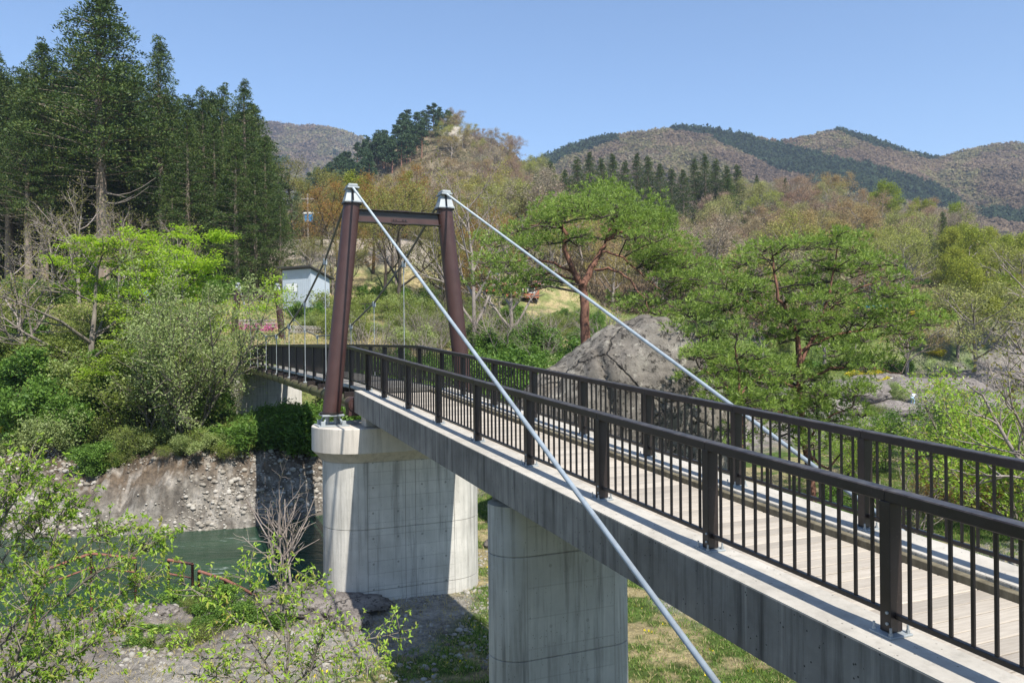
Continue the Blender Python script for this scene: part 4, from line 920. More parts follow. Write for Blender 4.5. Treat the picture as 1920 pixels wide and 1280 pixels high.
scatter(SH, 26, (640, 1010), (2.5, 11), (1.5, 3.0), 'green leafy shrub on the far bank behind the ramp', 'shrub', 'green shrubs behind the ramp')
scatter([BAM], 24, (700, 1010), (1.5, 8), (1.6, 2.6), 'tall green bamboo thicket clump on the far bank behind the ramp', 'bamboo grass', 'bamboo behind the ramp', base=1.3, wf=(1, 1.3))
scatter([SG, SB], 30, (560, 1050), (9, 30), (0.8, 2.2), 'olive or pale shrub on the grassy rise behind the bridge', 'shrub', 'shrubs on the grassy rise')
scatter([SG, SB, SH[0], STW], 44, (560, 1050), (18, 52), (1.0, 2.8), 'mixed shrub on the slope between the towers and the bare hillside', 'shrub', 'shrubs on the slope behind the towers')
scatter([STW], 12, (600, 1040), (3, 20), (2.6, 4.2), 'thin bare shrub among the green ones behind the ramp', 'shrub', 'bare shrubs behind the ramp', base=3.2, wf=(0.8, 1.1))
scatter(SH, 30, (1040, 1900), (16, 40), (1.0, 2.6), 'green shrub at the foot of the wooded hillside', 'shrub', 'green shrubs at the foot of the hillside')
scatter([SB, SG], 26, (1040, 1960), (4, 36), (0.9, 2.2), 'olive shrub between the rocks on the right far bank', 'shrub', 'olive shrubs on the right far bank')
scatter(SH, 22, (0, 440), (40, 58), (1.2, 2.8), 'shrub at the foot of the cedar grove', 'shrub', 'shrubs at the foot of the grove')
scatter([SG, SB, SH[0]], 26, (60, 460), (2.4, 5.0), (0.5, 1.5), 'small shrub hanging over the edge of the left cliff', 'shrub', 'shrubs on the cliff edge', wf=(1.0, 1.8))
scatter([SH[0], SG, BAM, STW], 24, (930, 1130), (2.5, 15), (2.2, 3.6), 'tall shrub on the far bank behind the old pine and the boulder', 'shrub', 'tall shrubs behind the old pine', wf=(0.9, 1.3))
# yellow flowering shrubs on the right far bank
YF = bushtree(78, 'yellow_shrub', m_leaf('yellow_blossom', [(0.42, 0.36, 0.02), (0.55, 0.45, 0.03), (0.12, 0.2, 0.03)], 0.3), 1.4, 8, 0.12, 0.08, 0.1, 7, spreadz=0.9)
scatter([YF], 9, (1600, 1830), (12, 26), (0.9, 1.6), 'low shrub with yellow blossom among the rocks on the right', 'shrub', 'yellow shrubs on the right', base=1.4)
scatter([YF], 5, (20, 150), (5, 8), (0.5, 0.8), 'low yellow flowering plant on the left bank', 'shrub', 'yellow flowers on the left bank', base=1.4)
AZ = bushtree(79, 'azalea', m_leaf('azalea_blossom', [(0.12, 0.14, 0.05), (0.50, 0.12, 0.32), (0.55, 0.20, 0.40), (0.12, 0.16, 0.04)], 0.3), 1.2, 4, 0.08, 0.07, 0.12, 7, spreadz=0.9)
for u, Y, hh in [(470, 56, 0.75), (492, 57, 0.9), (482, 55.4, 0.6), (402, 56, 0.6), (380, 57, 0.5), (668, 78, 1.0), (455, 58, 0.7)]: one(AZ, u, Y, hh, 'pink flowering azalea in the dry grass beyond the bridge', 'azalea', 1.2, 1.2, group='pink azaleas beyond the bridge')
# right near side: shrubs seen through and above the railing
def nr(proto, u, Y, hh, lab, wf=1.2, base=2.2, cat='shrub', group=None): one(proto, u, Y, hh, lab, cat, wf, base, group=group)
SN = [bushtree(80, 'leafy_sapling', M['cherry'], 3.6, 6, 0.10, 0.045, 0.10, 5, spreadz=0.45, near=True, kids=(9, 5)), bushtree(81, 'leafy_sapling', M['shrub'], 3.2, 7, 0.09, 0.045, 0.10, 6, spreadz=0.6, near=True, kids=(9, 5))]
for i, (u, Y, hh) in enumerate([(1905, 27, 4.6), (1870, 30, 4.0), (1820, 34, 4.2), (1770, 36, 3.8), (1945, 24, 4.0), (1720, 40, 3.6), (1600, 35, 2.6), (1650, 37, 3.0)]):
    nr(SN[i % 2], u, Y, hh, 'bright green leafy sapling on the grass beyond the far railing', 1.1, 3.6, 'sapling', 'saplings beyond the far railing')
nr(SR, 1790, 28, 2.0, 'rusty orange rounded shrub seen through the far railing', 1.2); nr(SR, 1850, 30, 1.7, 'rusty orange shrub behind the rounded one', 1.1)
nr(STW, 1690, 25, 2.4, 'straw coloured bare shrub seen through the far railing', 1.2, 3.2)
nr(BARE, 1990, 19, 8.0, 'bare branches reaching in from the right edge', 1.0, 11, 'tree')
nr(STW, 1840, 38, 5.0, 'grey leafless shrub standing before the river on the right', 1.2, 3.2)
for i, (u, Y, hh) in enumerate([(1390, 24, 1.6), (1440, 23, 1.4), (1560, 24, 1.3), (1610, 27, 1.5), (1350, 26, 1.8)]): nr(SH[i % 2], u, Y, hh, 'green undergrowth at the foot of the near pine', 1.3, group='undergrowth at the near pine')
# --- the two red pines
def tuft_cloud(rg, pads, per, ln=0.17, wd=0.026):
    Cs = []; Ds = []
    for (c, rx, rz) in pads:
        k = int(per*(rx/0.9)**2); a = rg.uniform(0, 6.28, k); r = np.sqrt(rg.uniform(0, 1, k)); P = np.stack([np.cos(a)*r*rx, np.sin(a)*r*rx, rg.normal(size=k)*rz*0.45+rz*(1-r*r)*0.6], -1)
        od = np.stack([np.cos(a)*r, np.sin(a)*r, np.full(k, 0.75)], -1)
        for _ in range(9): Cs.append(np.array(c)+P); Ds.append(unit(od+rg.normal(size=(k, 3))*0.6))
    C = np.concatenate(Cs); D = np.concatenate(Ds); n = len(C); l = ln*rg.uniform(0.7, 1.25, n)
    return leafgeo(C+D*l[:, None]*0.5, D, rand_unit(rg, n), l, wd)
def redpine(label, Y0, limbs, pads, seed, per=115, dep=2.6):
    rg = np.random.default_rng(seed)
    def W(u, v, y): v2 = v+0.009*(u-960); return np.array([(u-960)/F*y, y, (640-v2)/F*y])
    L3 = []; org = W(limbs[0][0][0][0], 640, Y0); g = h1(org[0], Y0)-0.4; t = thing('red_pine', label, 'pine', (org[0], Y0, g)); o0 = np.array([org[0], Y0, g])
    q = MB(); allp = []
    for li, (pts, r0, r1, dy) in enumerate(limbs):
        P = [W(u, v, Y0+dy*j/max(1, len(pts)-1)+(limbs[li][4] if len(limbs[li]) > 4 else 0) if False else Y0+dy*j/max(1, len(pts)-1)) for j, (u, v) in enumerate(pts)]
        if li == 0: P[0][2] = g
        # smooth
        Q = []
        for j in range(len(P)-1):
            for f in (0, 0.33, 0.66): Q.append(P[j]*(1-f)+P[j+1]*f+rg.normal(size=3)*0.035)
        Q.append(P[-1]); rad = [(r0+(r1-r0)*j/(len(Q)-1))*0.85 for j in range(len(Q))]
        Q = [x-o0 for x in Q]; q.tube(Q, rad, 9, True); allp += [(x, r) for x, r in zip(Q, rad)]
    q.build('trunk', M['bark_pine'], t, smooth=True)
    AP = np.array([a[0] for a in allp]); AR = np.array([a[1] for a in allp]); pl = []; br = []
    for (u, v, rpx) in pads:
        for rep in range(3):
            if rg.uniform() < 0.1: continue
            dy = rg.uniform(-dep, dep); y = Y0+dy; c = W(u+rg.normal()*13, v+rg.normal()*11, y)-o0; rr_ = rpx/F*y*rg.uniform(0.7, 1.25); pl.append((c, rr_, rr_*rg.uniform(0.3, 0.6)))
            d = np.linalg.norm((AP-c)*[1, 0.6, 1.6], axis=1)+np.where(AP[:, 2] > c[2]+0.3, 2.0, 0); j = int(np.argmin(d)); a = AP[j]; mid = (a+c)/2+np.array([0, 0, 0.12*np.linalg.norm(c-a)])+rg.normal(size=3)*0.1
            c0 = c-np.array([0, 0, rr_*0.2]); r_ = min(0.055, AR[j]*0.5+0.012); br += [(a, mid, r_, r_*0.7), (mid, c0, r_*0.7, r_*0.4)]
            for k in range(9):
                an = rg.uniform(0, 6.28); e = c+np.array([math.cos(an)*rr_*0.85, math.sin(an)*rr_*0.85, rg.uniform(-0.05, 0.1)]); s_ = mid*0.45+c0*0.55 if k % 3 == 0 else c0; m2 = (s_+e)/2+rg.normal(size=3)*0.07; br += [(s_, m2, 0.017, 0.012), (m2, e, 0.012, 0.006)]
    V, Fq = seg_mesh(br, 4); link('branches', rawmesh('branches', V, [Fq], True), M['bark_dk'], t)
    per = int(per*0.9); V, Fq = tuft_cloud(rg, pl, per); leaf_part('crown', V, Fq, M['pine'], t)
P1 = [(1060, 395, 48), (1110, 382, 46), (1150, 384, 48), (1190, 400, 46), (1225, 425, 46), (1010, 412, 42), (970, 432, 38), (940, 455, 30), (1085, 415, 44), (1130, 410, 40), (1170, 436, 40), (1250, 455, 42), (1280, 487, 42), (1310, 520, 36), (1230, 485, 38), (1205, 455, 38), (960, 497, 36), (915, 505, 32), (888, 522, 24), (1000, 528, 34), (945, 545, 34), (1035, 548, 30), (1150, 575, 28), (1035, 440, 34), (990, 455, 28), (1290, 545, 40), (1330, 565, 36), (1255, 520, 34), (1180, 560, 24), (1100, 445, 26), (1240, 575, 28), (1330, 500, 26)]
redpine('large old red pine with a forked orange trunk and umbrella crown behind the boulder', 33, [
    ([(1098, 760), (1098, 640), (1097, 580), (1093, 532)], 0.27, 0.20, 0), ([(1093, 535), (1076, 510), (1063, 480), (1060, 440), (1052, 405)], 0.17, 0.07, -0.6), ([(1094, 535), (1110, 505), (1126, 478), (1137, 450), (1150, 415)], 0.19, 0.06, 0.8),
    ([(1118, 508), (1140, 502), (1165, 508), (1188, 530), (1205, 555), (1218, 582)], 0.075, 0.025, -1.6), ([(1132, 470), (1160, 478), (1192, 503), (1215, 525), (1245, 545)], 0.065, 0.02, -1.2), ([(1078, 512), (1040, 494), (1000, 486), (955, 492)], 0.08, 0.03, -1.0), ([(1085, 525), (1050, 516), (1005, 516), (945, 538)], 0.065, 0.02, 1.2),
    ([(1137, 452), (1170, 430), (1215, 425), (1250, 440)], 0.10, 0.03, 1.5), ([(1055, 420), (1020, 415), (985, 425)], 0.06, 0.03, 1.0)], P1, 90)
P2 = []
for v, a, b_, st in [(452, 1550, 1585, 30), (474, 1440, 1600, 44), (500, 1395, 1660, 46), (530, 1375, 1690, 48), (562, 1345, 1690, 50), (596, 1325, 1730, 50), (632, 1300, 1690, 50), (668, 1290, 1690, 52), (704, 1330, 1680, 56), (738, 1390, 1600, 60), (768, 1420, 1590, 55), (590, 1270, 1330, 40), (640, 1262, 1330, 40), (690, 1265, 1340, 40), (735, 1300, 1370, 40), (790, 1430, 1590, 50), (822, 1450, 1590, 55)]:
    k = int((b_-a)/st)+1
    for i in range(k): P2.append((a+(b_-a)*i/max(1, k-1), v+10*math.sin(i*2.1+v), 33+6*math.sin(i+v)))
P2 = [p for i, p in enumerate(P2) if (i*7) % 10 < 9]
redpine('red pine with layered bright green needle pads right of the boulder', 28.5, [
    ([(1525, 960), (1515, 860), (1500, 780), (1497, 700), (1497, 640), (1478, 590), (1462, 560), (1452, 510), (1450, 480)], 0.19, 0.03, 0.0), ([(1497, 690), (1520, 640), (1545, 590), (1560, 530), (1572, 462)], 0.10, 0.03, 0.8), ([(1500, 730), (1440, 700), (1380, 680), (1320, 665)], 0.07, 0.025, -1.2), ([(1498, 720), (1560, 690), (1630, 690), (1690, 700)], 0.07, 0.025, -1.0),
    ([(1497, 660), (1560, 630), (1640, 615), (1730, 595)], 0.07, 0.02, 0.6), ([(1480, 600), (1420, 570), (1360, 560)], 0.06, 0.02, 1.0), ([(1545, 590), (1610, 540), (1690, 500)], 0.05, 0.02, -0.6), ([(1505, 790), (1450, 770), (1400, 765)], 0.06, 0.02, -1.4), ([(1510, 830), (1540, 790), (1600, 760)], 0.06, 0.02, -0.6), ([(1512, 850), (1550, 880), (1575, 850)], 0.07, 0.03, -0.8)], P2, 91, per=115, dep=2.3)
redpine('low spreading young pine against the right side of the boulder', 24.2, [([(1395, 900), (1390, 800), (1385, 720), (1378, 650)], 0.09, 0.03, 0), ([(1388, 760), (1350, 710), (1310, 690)], 0.04, 0.015, 0.2), ([(1386, 740), (1430, 700), (1460, 680)], 0.04, 0.015, 0.5)], [(1375, 640, 34), (1340, 665, 34), (1305, 680, 28), (1415, 665, 34), (1390, 700, 36), (1335, 715, 34), (1290, 705, 22), (1440, 710, 32), (1400, 750, 34), (1350, 760, 32), (1445, 760, 30), (1380, 800, 30)], 92, per=115, dep=0.9)
# --- rocks
def rockmesh(seed, rx, ry, rz, sub=5, amp=0.18, fr=1.0):
    import bmesh as bm_; bm = bm_.new(); bm_.ops.create_icosphere(bm, subdivisions=sub, radius=1); V = np.array([v.co[:] for v in bm.verts]); Fc = np.array([[v.index for v in f.verts] for f in bm.faces]); bm.free()
    n = fbm(V[:, 0]*fr*1.3+seed, V[:, 1]*fr*1.3, V[:, 2]*fr*1.3, 3, seed); n2 = fbm(V[:, 0]*5*fr, V[:, 1]*5*fr+seed, V[:, 2]*5*fr, 4, seed+1); ct = np.abs(fbm(V[:, 0]*2.3*fr, V[:, 1]*2.3*fr, V[:, 2]*2.3*fr+seed, 2, seed+4))
    V = V*(1+amp*n+amp*0.25*n2-amp*0.8*np.exp(-ct*14))[:, None]*[rx, ry, rz]; return V, Fc
M['rock_big'] = m_rock('lichen_rock', (0.085, 0.075, 0.064), (0.18, 0.162, 0.138), (0.32, 0.30, 0.25), 0.6)
M['rock'] = m_rock('river_rock', (0.12, 0.105, 0.095), (0.22, 0.195, 0.175), (0.31, 0.28, 0.25), 1.2)
V, Fc = rockmesh(3, 1, 1, 1, 7, 0.0); dx, dy, dz = V.T
rr_ = np.sqrt(dx*dx+dy*dy)+1e-6; k_ = np.clip(1-np.maximum(dz, 0)**5, 0, 1); wx = np.sign(dx)*np.abs(dx)**0.85; wy = np.sign(dy)*np.abs(dy)**0.85
X = 3.7+4.4*wx; Yb = 28.3+2.7*wy; topz = np.interp(X, [-0.6, 0.2, 0.9, 1.7, 2.6, 3.6, 4.6, 5.6, 6.3, 6.8, 7.5, 8.6, 9], [-3.4, -2.1, -1.3, -0.7, -0.1, 0.4, 0.6, 0.6, 0.2, -0.7, -2.8, -4.8, -6])
zb_ = np.where(dz > 0, -6.8+(topz+6.8)*np.clip(dz*1.3, 0, 1)**0.5, -6.8+dz); V = np.stack([X, Yb, zb_], -1)
nrm = unit(np.stack([wx/4.5, wy/3.3, np.maximum(dz, 0)/4], -1)); q1 = fbm(X*0.55, Yb*0.55, zb_*0.4, 3, 5); q2 = np.abs(fbm(X*0.5+3, Yb*0.5, zb_*0.35, 2, 9)); q3 = fbm(X*2.3, Yb*2.3, zb_*2.0, 4, 15)
V = V+nrm*(0.45*q1+0.16*q3-0.38*np.exp(-q2*14))[:, None]; V[:, 2] += np.where(dz > 0.3, 0.1*q1, 0)
V = V-np.array([4.3, 28.3, -6.6]); bo = link('boulder', rawmesh('boulder', V, [Fc], True), M['rock_big']); bo.location = (4.3, 28.3, -6.6); tag(bo, 'huge grey lichened boulder behind the far railing of the ramp', 'boulder')
def rock(u, Y, rx, ry, rz, seed, lab, group=None, dz=0.0, m='rock', amp=0.2):
    V, Fc = rockmesh(seed, rx, ry, rz, 4, amp, 1.3); x = ux(u, Y); o = link('rock', rawmesh('rock', V, [Fc], True), M[m]); o.location = (x, Y, h1(x, Y)+rz*0.25+dz); tag(o, lab, 'rock', group)
rock(300, 20.6, 0.95, 0.8, 0.75, 11, 'rounded brown grey rock between the rusty railings by the river'); rock(335, 20.3, 0.55, 0.5, 0.5, 12, 'smaller rock leaning on the rounded one by the river')
rock(610, 19.0, 1.5, 0.9, 0.22, 13, 'flat rock ledge at the foot of the tower pier', dz=-0.05); rock(545, 19.6, 1.3, 0.9, 0.25, 14, 'flat rock shelf left of the tower pier by the water')
for i, (u, Y, r_) in enumerate([(1640, 82, 3.2), (1700, 84, 3.6), (1735, 78, 2.6), (1600, 76, 2.8), (1670, 74, 2.2), (1780, 88, 3.0), (1560, 72, 2.4), (1625, 90, 1.8), (1665, 94, 1.6), (1690, 92, 1.6), (1820, 96, 3.2), (1860, 100, 3.0), (1760, 80, 1.6), (1530, 78, 2.2)]):
    rock(u, Y, r_*1.3, r_, r_*0.45, 20+i, 'weathered grey rock outcrop on the far bank at the right', 'rock outcrops on the right far bank')
for i in range(26):
    u = U(880, 1010) if i < 10 else U(200, 700); Y = U(24, 34) if i < 10 else U(16.5, 21); r_ = U(0.12, 0.4)
    if 600 < u < 900 and Y > 18.5: continue
    rock(u, Y, r_*1.3, r_, r_*0.7, 50+i, 'loose small rock on the near river bank', 'loose rocks on the near bank')
# --- foreground cherry saplings
def sapling(seed, pts_list, label, leafn=8, ll=0.043, dens=4):
    rg = np.random.default_rng(seed); T = Tree(seed); T.rg = rg; base = pts_list[0][0]; x, Y = ux(base[0], base[2]), base[2]; g = h1(x, Y)-0.2; o0 = np.array([x, Y, g]); t = thing('cherry_sapling', label, 'sapling', (x, Y, g))
    tw = []; LC = []; LD = []
    def W(u, v, y): return np.array([(u-960)/F*y, y, (640-v-0.009*(u-960))/F*y])-o0
    for pts in pts_list:
        P = [W(*p[:3]) for p in pts]; 
        if len(pts[0]) > 3: P[0] = np.array([P[0][0], P[0][1], 0.0])
        r0 = pts[-1][3] if len(pts[-1]) > 3 else 0.010; Q = []
        for j in range(len(P)-1):
            for f in np.linspace(0, 1, 5)[:-1]: Q.append(P[j]*(1-f)+P[j+1]*f+rg.normal(size=3)*0.008)
        Q.append(P[-1]); n = len(Q)
        for j in range(n-1):
            tw.append((Q[j], Q[j+1], r0*(1-0.75*j/n), r0*(1-0.75*(j+1)/n), 0)); d = unit((Q[j+1]-Q[j])[None])[0]
            for _ in range(dens if j > 1 else 0):
                a = unit((rand_unit(rg, 1)[0]+d*0.5+np.array([0, 0, 0.25]))[None])[0]; l = rg.uniform(0.12, 0.42)*(1-0.4*j/n); p = Q[j]; m = 4
                for k in range(m):
                    q = p+a*l/m; tw.append((p, q, 0.0036*(1-k/m)+0.0012, 0.0036*(1-(k+1)/m)+0.0012, 2)); 
                    if k >= 1 or True:
                        for _ in range(leafn if k == m-1 else 2): LC.append(q+rg.normal(size=3)*0.006); LD.append(a*0.6+rand_unit(rg, 1)[0]+np.array([0, 0, -0.15]))
                    p = q; a = unit((a+rg.normal(size=3)*0.12+np.array([0, 0, 0.06]))[None])[0]
    V, Fq = seg_mesh([x[:4] for x in tw], 5); link('stems', rawmesh('stems', V, [Fq], True), M['bark'], t)
    LC = np.array(LC); LD = np.array(LD); n = len(LC); nn = unit(np.array([0, 0, 1.0])+rg.normal(size=(n, 3))*0.5); f = rg.uniform(0.6, 1.15, n)
    V, Fq = leaf2(LC, LD, nn, ll*f, ll*0.42*f, 0.2, 0.22); leaf_part('leaves', V, Fq, M['cherry'], t); return t
B = (20, 1500, 6.3, 1)
sapling(5, [[(10, 1500, 6.3, 1), (10, 1290, 6.3), (60, 1120, 6.4), (110, 980, 6.5), (150, 930, 6.6, 0.02)], [(10, 1290, 6.3), (-20, 1100, 6.2), (10, 960, 6.1), (40, 880, 6.0)], [(30, 1200, 6.3), (150, 1090, 6.1), (260, 1030, 6.0), (300, 1010, 6.0)],
    [(10, 1280, 6.3), (120, 1180, 6.5), (220, 1110, 6.6), (290, 1080, 6.7)], [(0, 1290, 6.2), (110, 1240, 6.0), (200, 1190, 5.9), (250, 1160, 5.9)], [(60, 1120, 6.4), (170, 1010, 6.7), (215, 990, 6.8)], [(-30, 1150, 6.4), (60, 1010, 6.6), (80, 950, 6.8)], [(-40, 1250, 6.0), (40, 1150, 5.8), (90, 1060, 5.7)], [(0, 1350, 6.3), (80, 1270, 6.1), (180, 1250, 6.0)], [(0, 1050, 6.5), (60, 960, 6.5), (120, 900, 6.6)], [(-20, 1000, 6.0), (20, 920, 6.0), (60, 860, 6.1)]], 'dense leafy cherry sapling filling the lower left corner', dens=7)
sapling(6, [[(530, 1600, 6.6, 1), (525, 1290, 6.6), (540, 1200, 6.6), (520, 1110, 6.6), (500, 1010, 6.6, 0.016)], [(525, 1290, 6.6), (460, 1190, 6.5), (400, 1120, 6.4), (320, 1090, 6.3)], [(520, 1150, 6.6), (560, 1110, 6.8), (595, 1090, 6.9)], [(530, 1280, 6.6), (470, 1240, 6.3), (380, 1230, 6.1), (310, 1200, 6.0)],
    [(530, 1290, 6.6), (600, 1240, 6.7), (680, 1200, 6.8), (760, 1180, 6.9)], [(560, 1300, 6.6), (590, 1210, 6.5), (620, 1150, 6.5)], [(525, 1200, 6.6), (470, 1110, 6.8), (455, 1060, 6.9)], [(500, 1300, 6.4), (420, 1270, 6.2), (350, 1260, 6.2)], [(560, 1320, 6.5), (650, 1270, 6.4), (720, 1230, 6.4)]], 'young cherry sapling with fresh leaves at the bottom edge left of the second pier', 5)
T6 = bushtree(83, 'grey_sapling', M['bud'], 4.2, 1, 0.03, 0.015, 0.03, 2, spreadz=0.2, kids=(10, 6), bark='bark_far')
one(T6, 545, 19.5, 4.0, 'thin grey leafless sapling in front of the river beside the tower pier', 'sapling', 1.0, 4.2); one(STW, 420, 20, 2.0, 'small bare grey shrub on the rocks by the river', 'shrub', 1.0, 3.2)
scatter([SH[1], SB], 16, (60, 560), (0.6, 3.5), (0.4, 0.9), 'small shrub among the rocks of the near river bank', 'shrub', 'small shrubs on the near bank', side='N', wf=(1, 1.8))
# --- grass and ground cover
def grassy(name, n, xr, yr, hgt, wd, cols, keep, label, cat, seed, k=5, m=None):
    rg = np.random.default_rng(seed); X = rg.uniform(*xr, n); Y = yr[0]+(yr[1]-yr[0])*rg.uniform(0, 1, n)**1.3; kp = keep(X, Y, rg); X, Y = X[kp], Y[kp]; Z = H(X, Y); n = len(X)
    C = np.repeat(np.stack([X, Y, Z], -1), k, 0)+rg.normal(size=(n*k, 3))*[0.05, 0.05, 0.0]; D = unit(np.array([0, 0, 1.0])+rg.normal(size=(n*k, 3))*0.55); D[:, 2] = np.abs(D[:, 2]); l = hgt*rg.uniform(0.5, 1.4, n*k)
    V, Fq = leafgeo(C+D*l[:, None]*0.45, D, rand_unit(rg, n*k), l, wd); tag(link(name, rawmesh(name, V, [Fq]), m or m_leaf(name+'_blades', cols, 0.35, nscale=0.6)), label, cat, kind='stuff')
def isg(X, Y, rg, lo=-0.02): return (yN(X)-Y > 2.5)&((fbm(X*0.35, Y*0.35, seed=90)*0.6+fbm(X*1.1, Y*1.1, seed=91)*0.6+0.10-0.35*sm(-2, -9, X)) > lo+rg.uniform(-0.15, 0.15, X.shape))&(~((np.abs(Y-(16.5+0.45*(X+6)+0.03*(X+6)**2)) < 2.2)&(X < -1)))
grassy('grass', 60000, (-12, 18), (9, 36), 0.11, 0.016, [(0.07, 0.13, 0.025), (0.11, 0.19, 0.035), (0.20, 0.22, 0.07)], isg, 'short spring grass in patches under and beside the ramp', 'grass', 1, 5)
grassy('dry_grass', 30000, (-12, 18), (9, 36), 0.10, 0.014, [(0.38, 0.32, 0.17), (0.30, 0.25, 0.13)], lambda X, Y, rg: (yN(X)-Y > 2.2), 'dead straw between the green patches on the near bank', 'dry grass', 2, 3)
grassy('dandelions', 420, (-8, 14), (12, 30), 0.06, 0.045, [(0.75, 0.6, 0.02), (0.8, 0.65, 0.03)], isg, 'yellow dandelions dotting the grass under the ramp', 'flowers', 3, 3)
def bankk(X, Y, rg): d = Y-yF(X); return (d > 3.6+1.3*fbm(X*0.4, Y*0.4, seed=77))&(d < 15)&(fbm(X*0.5, Y*0.5, seed=70) > -0.25)
grassy('ground_ivy', 60000, (-40, 8), (33, 62), 0.17, 0.12, [(0.035, 0.06, 0.014), (0.07, 0.12, 0.022), (0.12, 0.17, 0.035), (0.17, 0.13, 0.06)], bankk, 'mixed low leaves and ivy covering the steep bank above the cliff', 'ground cover', 4, 5)
grassy('meadow_grass', 70000, (-62, 14), (46, 86), 0.22, 0.04, [(0.38, 0.32, 0.17), (0.32, 0.28, 0.14), (0.12, 0.18, 0.04)], lambda X, Y, rg: (Y-yF(X) > 13), 'tan and green meadow grass on the flat above the left bank', 'grass', 5, 3)
grassy('meadow_grass', 40000, (8, 75), (62, 118), 0.28, 0.07, [(0.10, 0.17, 0.03), (0.16, 0.22, 0.05), (0.26, 0.24, 0.10)], lambda X, Y, rg: (Y-yF(X) > 9)&(fbm(X*0.2, Y*0.2, seed=71)+sm(14, 26, Y-yF(X)) > 0.15), 'green meadow grass between the rocks and the wooded hillside', 'grass', 6, 3)
# ------------------------------------------------------------------ small things of the place
def loc_(u, v, Y): return (ux(u, Y), Y, (640-(v+0.009*(u-960)))/F*Y)
M['rustiron'] = m_plain('rusty_iron', (0.19, 0.075, 0.05), 0.8, 0.35, 12); M['pale'] = m_plain('pale_blue_sheet', (0.40, 0.45, 0.50), 0.5, 0.06, 2); M['dkroof'] = m_plain('dark_roof', (0.05, 0.045, 0.04), 0.6)
M['white'] = m_plain('white_paint', (0.70, 0.71, 0.70), 0.5, 0.05); M['redwall'] = m_plain('orange_wall', (0.36, 0.13, 0.07), 0.8, 0.15); M['redroof'] = m_plain('faded_red_roof', (0.40, 0.16, 0.15), 0.7, 0.1); M['greenroof'] = m_plain('green_roof', (0.10, 0.25, 0.20), 0.6, 0.1)
M['blue'] = m_plain('blue_cloth', (0.03, 0.22, 0.50), 0.7, 0.1); M['yellow'] = m_plain('yellow_cloth', (0.60, 0.45, 0.06), 0.7, 0.1); M['greywood'] = m_plain('grey_wood', (0.24, 0.21, 0.18), 0.8, 0.2); M['black'] = m_plain('black_metal', (0.02, 0.02, 0.02), 0.5)
M['stone'] = m_rock('wall_stone', (0.22, 0.20, 0.17), (0.32, 0.30, 0.26), (0.44, 0.42, 0.37), 2)
# shed
x, y, _ = loc_(575, 568, 76); z = 3.93; sh = thing('shed', 'small pale blue shed with a slanting dark roof, seen past the far tower', 'shed', (x, y, z), R(-28))
q = MB(); V = [(-1.75, -1.3, -0.6), (1.75, -1.3, -0.6), (1.75, 1.3, -0.6), (-1.75, 1.3, -0.6), (-1.75, -1.3, 3.0), (1.75, -1.3, 3.0), (1.75, 1.3, 2.25), (-1.75, 1.3, 2.25)]
q.add(V, [(3, 2, 1, 0), (4, 5, 6, 7), (0, 1, 5, 4), (1, 2, 6, 5), (2, 3, 7, 6), (3, 0, 4, 7)]); 
for i in range(14): q.box(-1.7+i*0.25, -1.68+i*0.25, -1.315, -1.3, -0.5, 2.95)
q.build('walls', M['pale'], sh)
q = MB(); q.add([(-2.1, -1.75, 3.16), (2.1, -1.75, 3.16), (2.1, 1.7, 2.16), (-2.1, 1.7, 2.16), (-2.1, -1.75, 3.30), (2.1, -1.75, 3.30), (2.1, 1.7, 2.30), (-2.1, 1.7, 2.30)], [(3, 2, 1, 0), (4, 5, 6, 7), (0, 1, 5, 4), (1, 2, 6, 5), (2, 3, 7, 6), (3, 0, 4, 7)]); q.build('roof', M['dkroof'], sh)
q = MB(); q.box(-1.35, 0.15, -1.345, -1.316, 0.0, 1.75); f = q.build('window_frame', M['galv'], sh)
q = MB(); q.box(-1.30, -0.63, -1.352, -1.346, 0.95, 1.70); q.box(-0.57, 0.10, -1.352, -1.346, 0.95, 1.70); q.build('pane', M['white'], f)
q = MB(); q.box(-1.30, 0.10, -1.352, -1.346, 0.05, 0.90); q.build('lower_panel', M['pale'], f)
def fence(label, pts, hgt, m, mid=1, r=0.025, name='fence', cat='fence', pr=0.03, group=None):
    o0 = pts[0]; t = thing(name, label, cat, o0, 0, group)
    P = [(a[0]-o0[0], a[1]-o0[1], a[2]-o0[2]) for a in pts]
    for p in P: q = MB(); q.bbox(p[0]-pr, p[0]+pr, p[1]-pr, p[1]+pr, p[2]-0.3, p[2]+hgt, 0.004); q.build('post', m, t)
    for k in range(mid+1):
        q = MB(); zz_ = hgt*(1-k/(mid+1.0))-0.02; q.tube([(p[0], p[1], p[2]+zz_) for p in P], r, 5); q.build('rail', m, t)
    return t
def gp(u, Y, dz=0): x = ux(u, Y); return (x, Y, h1(x, Y)+dz)
fence('thin black railing on the flat beside the pale blue shed', [gp(u, 73) for u in (596, 625, 655, 685, 715, 745, 775, 805)], 1.1, M['black'], 1)
fence('dark low fence at the foot of the cedar grove', [gp(u, 78) for u in (60, 110, 160, 210, 260, 310, 360, 410, 460, 510)], 0.9, M['greywood'], 1)
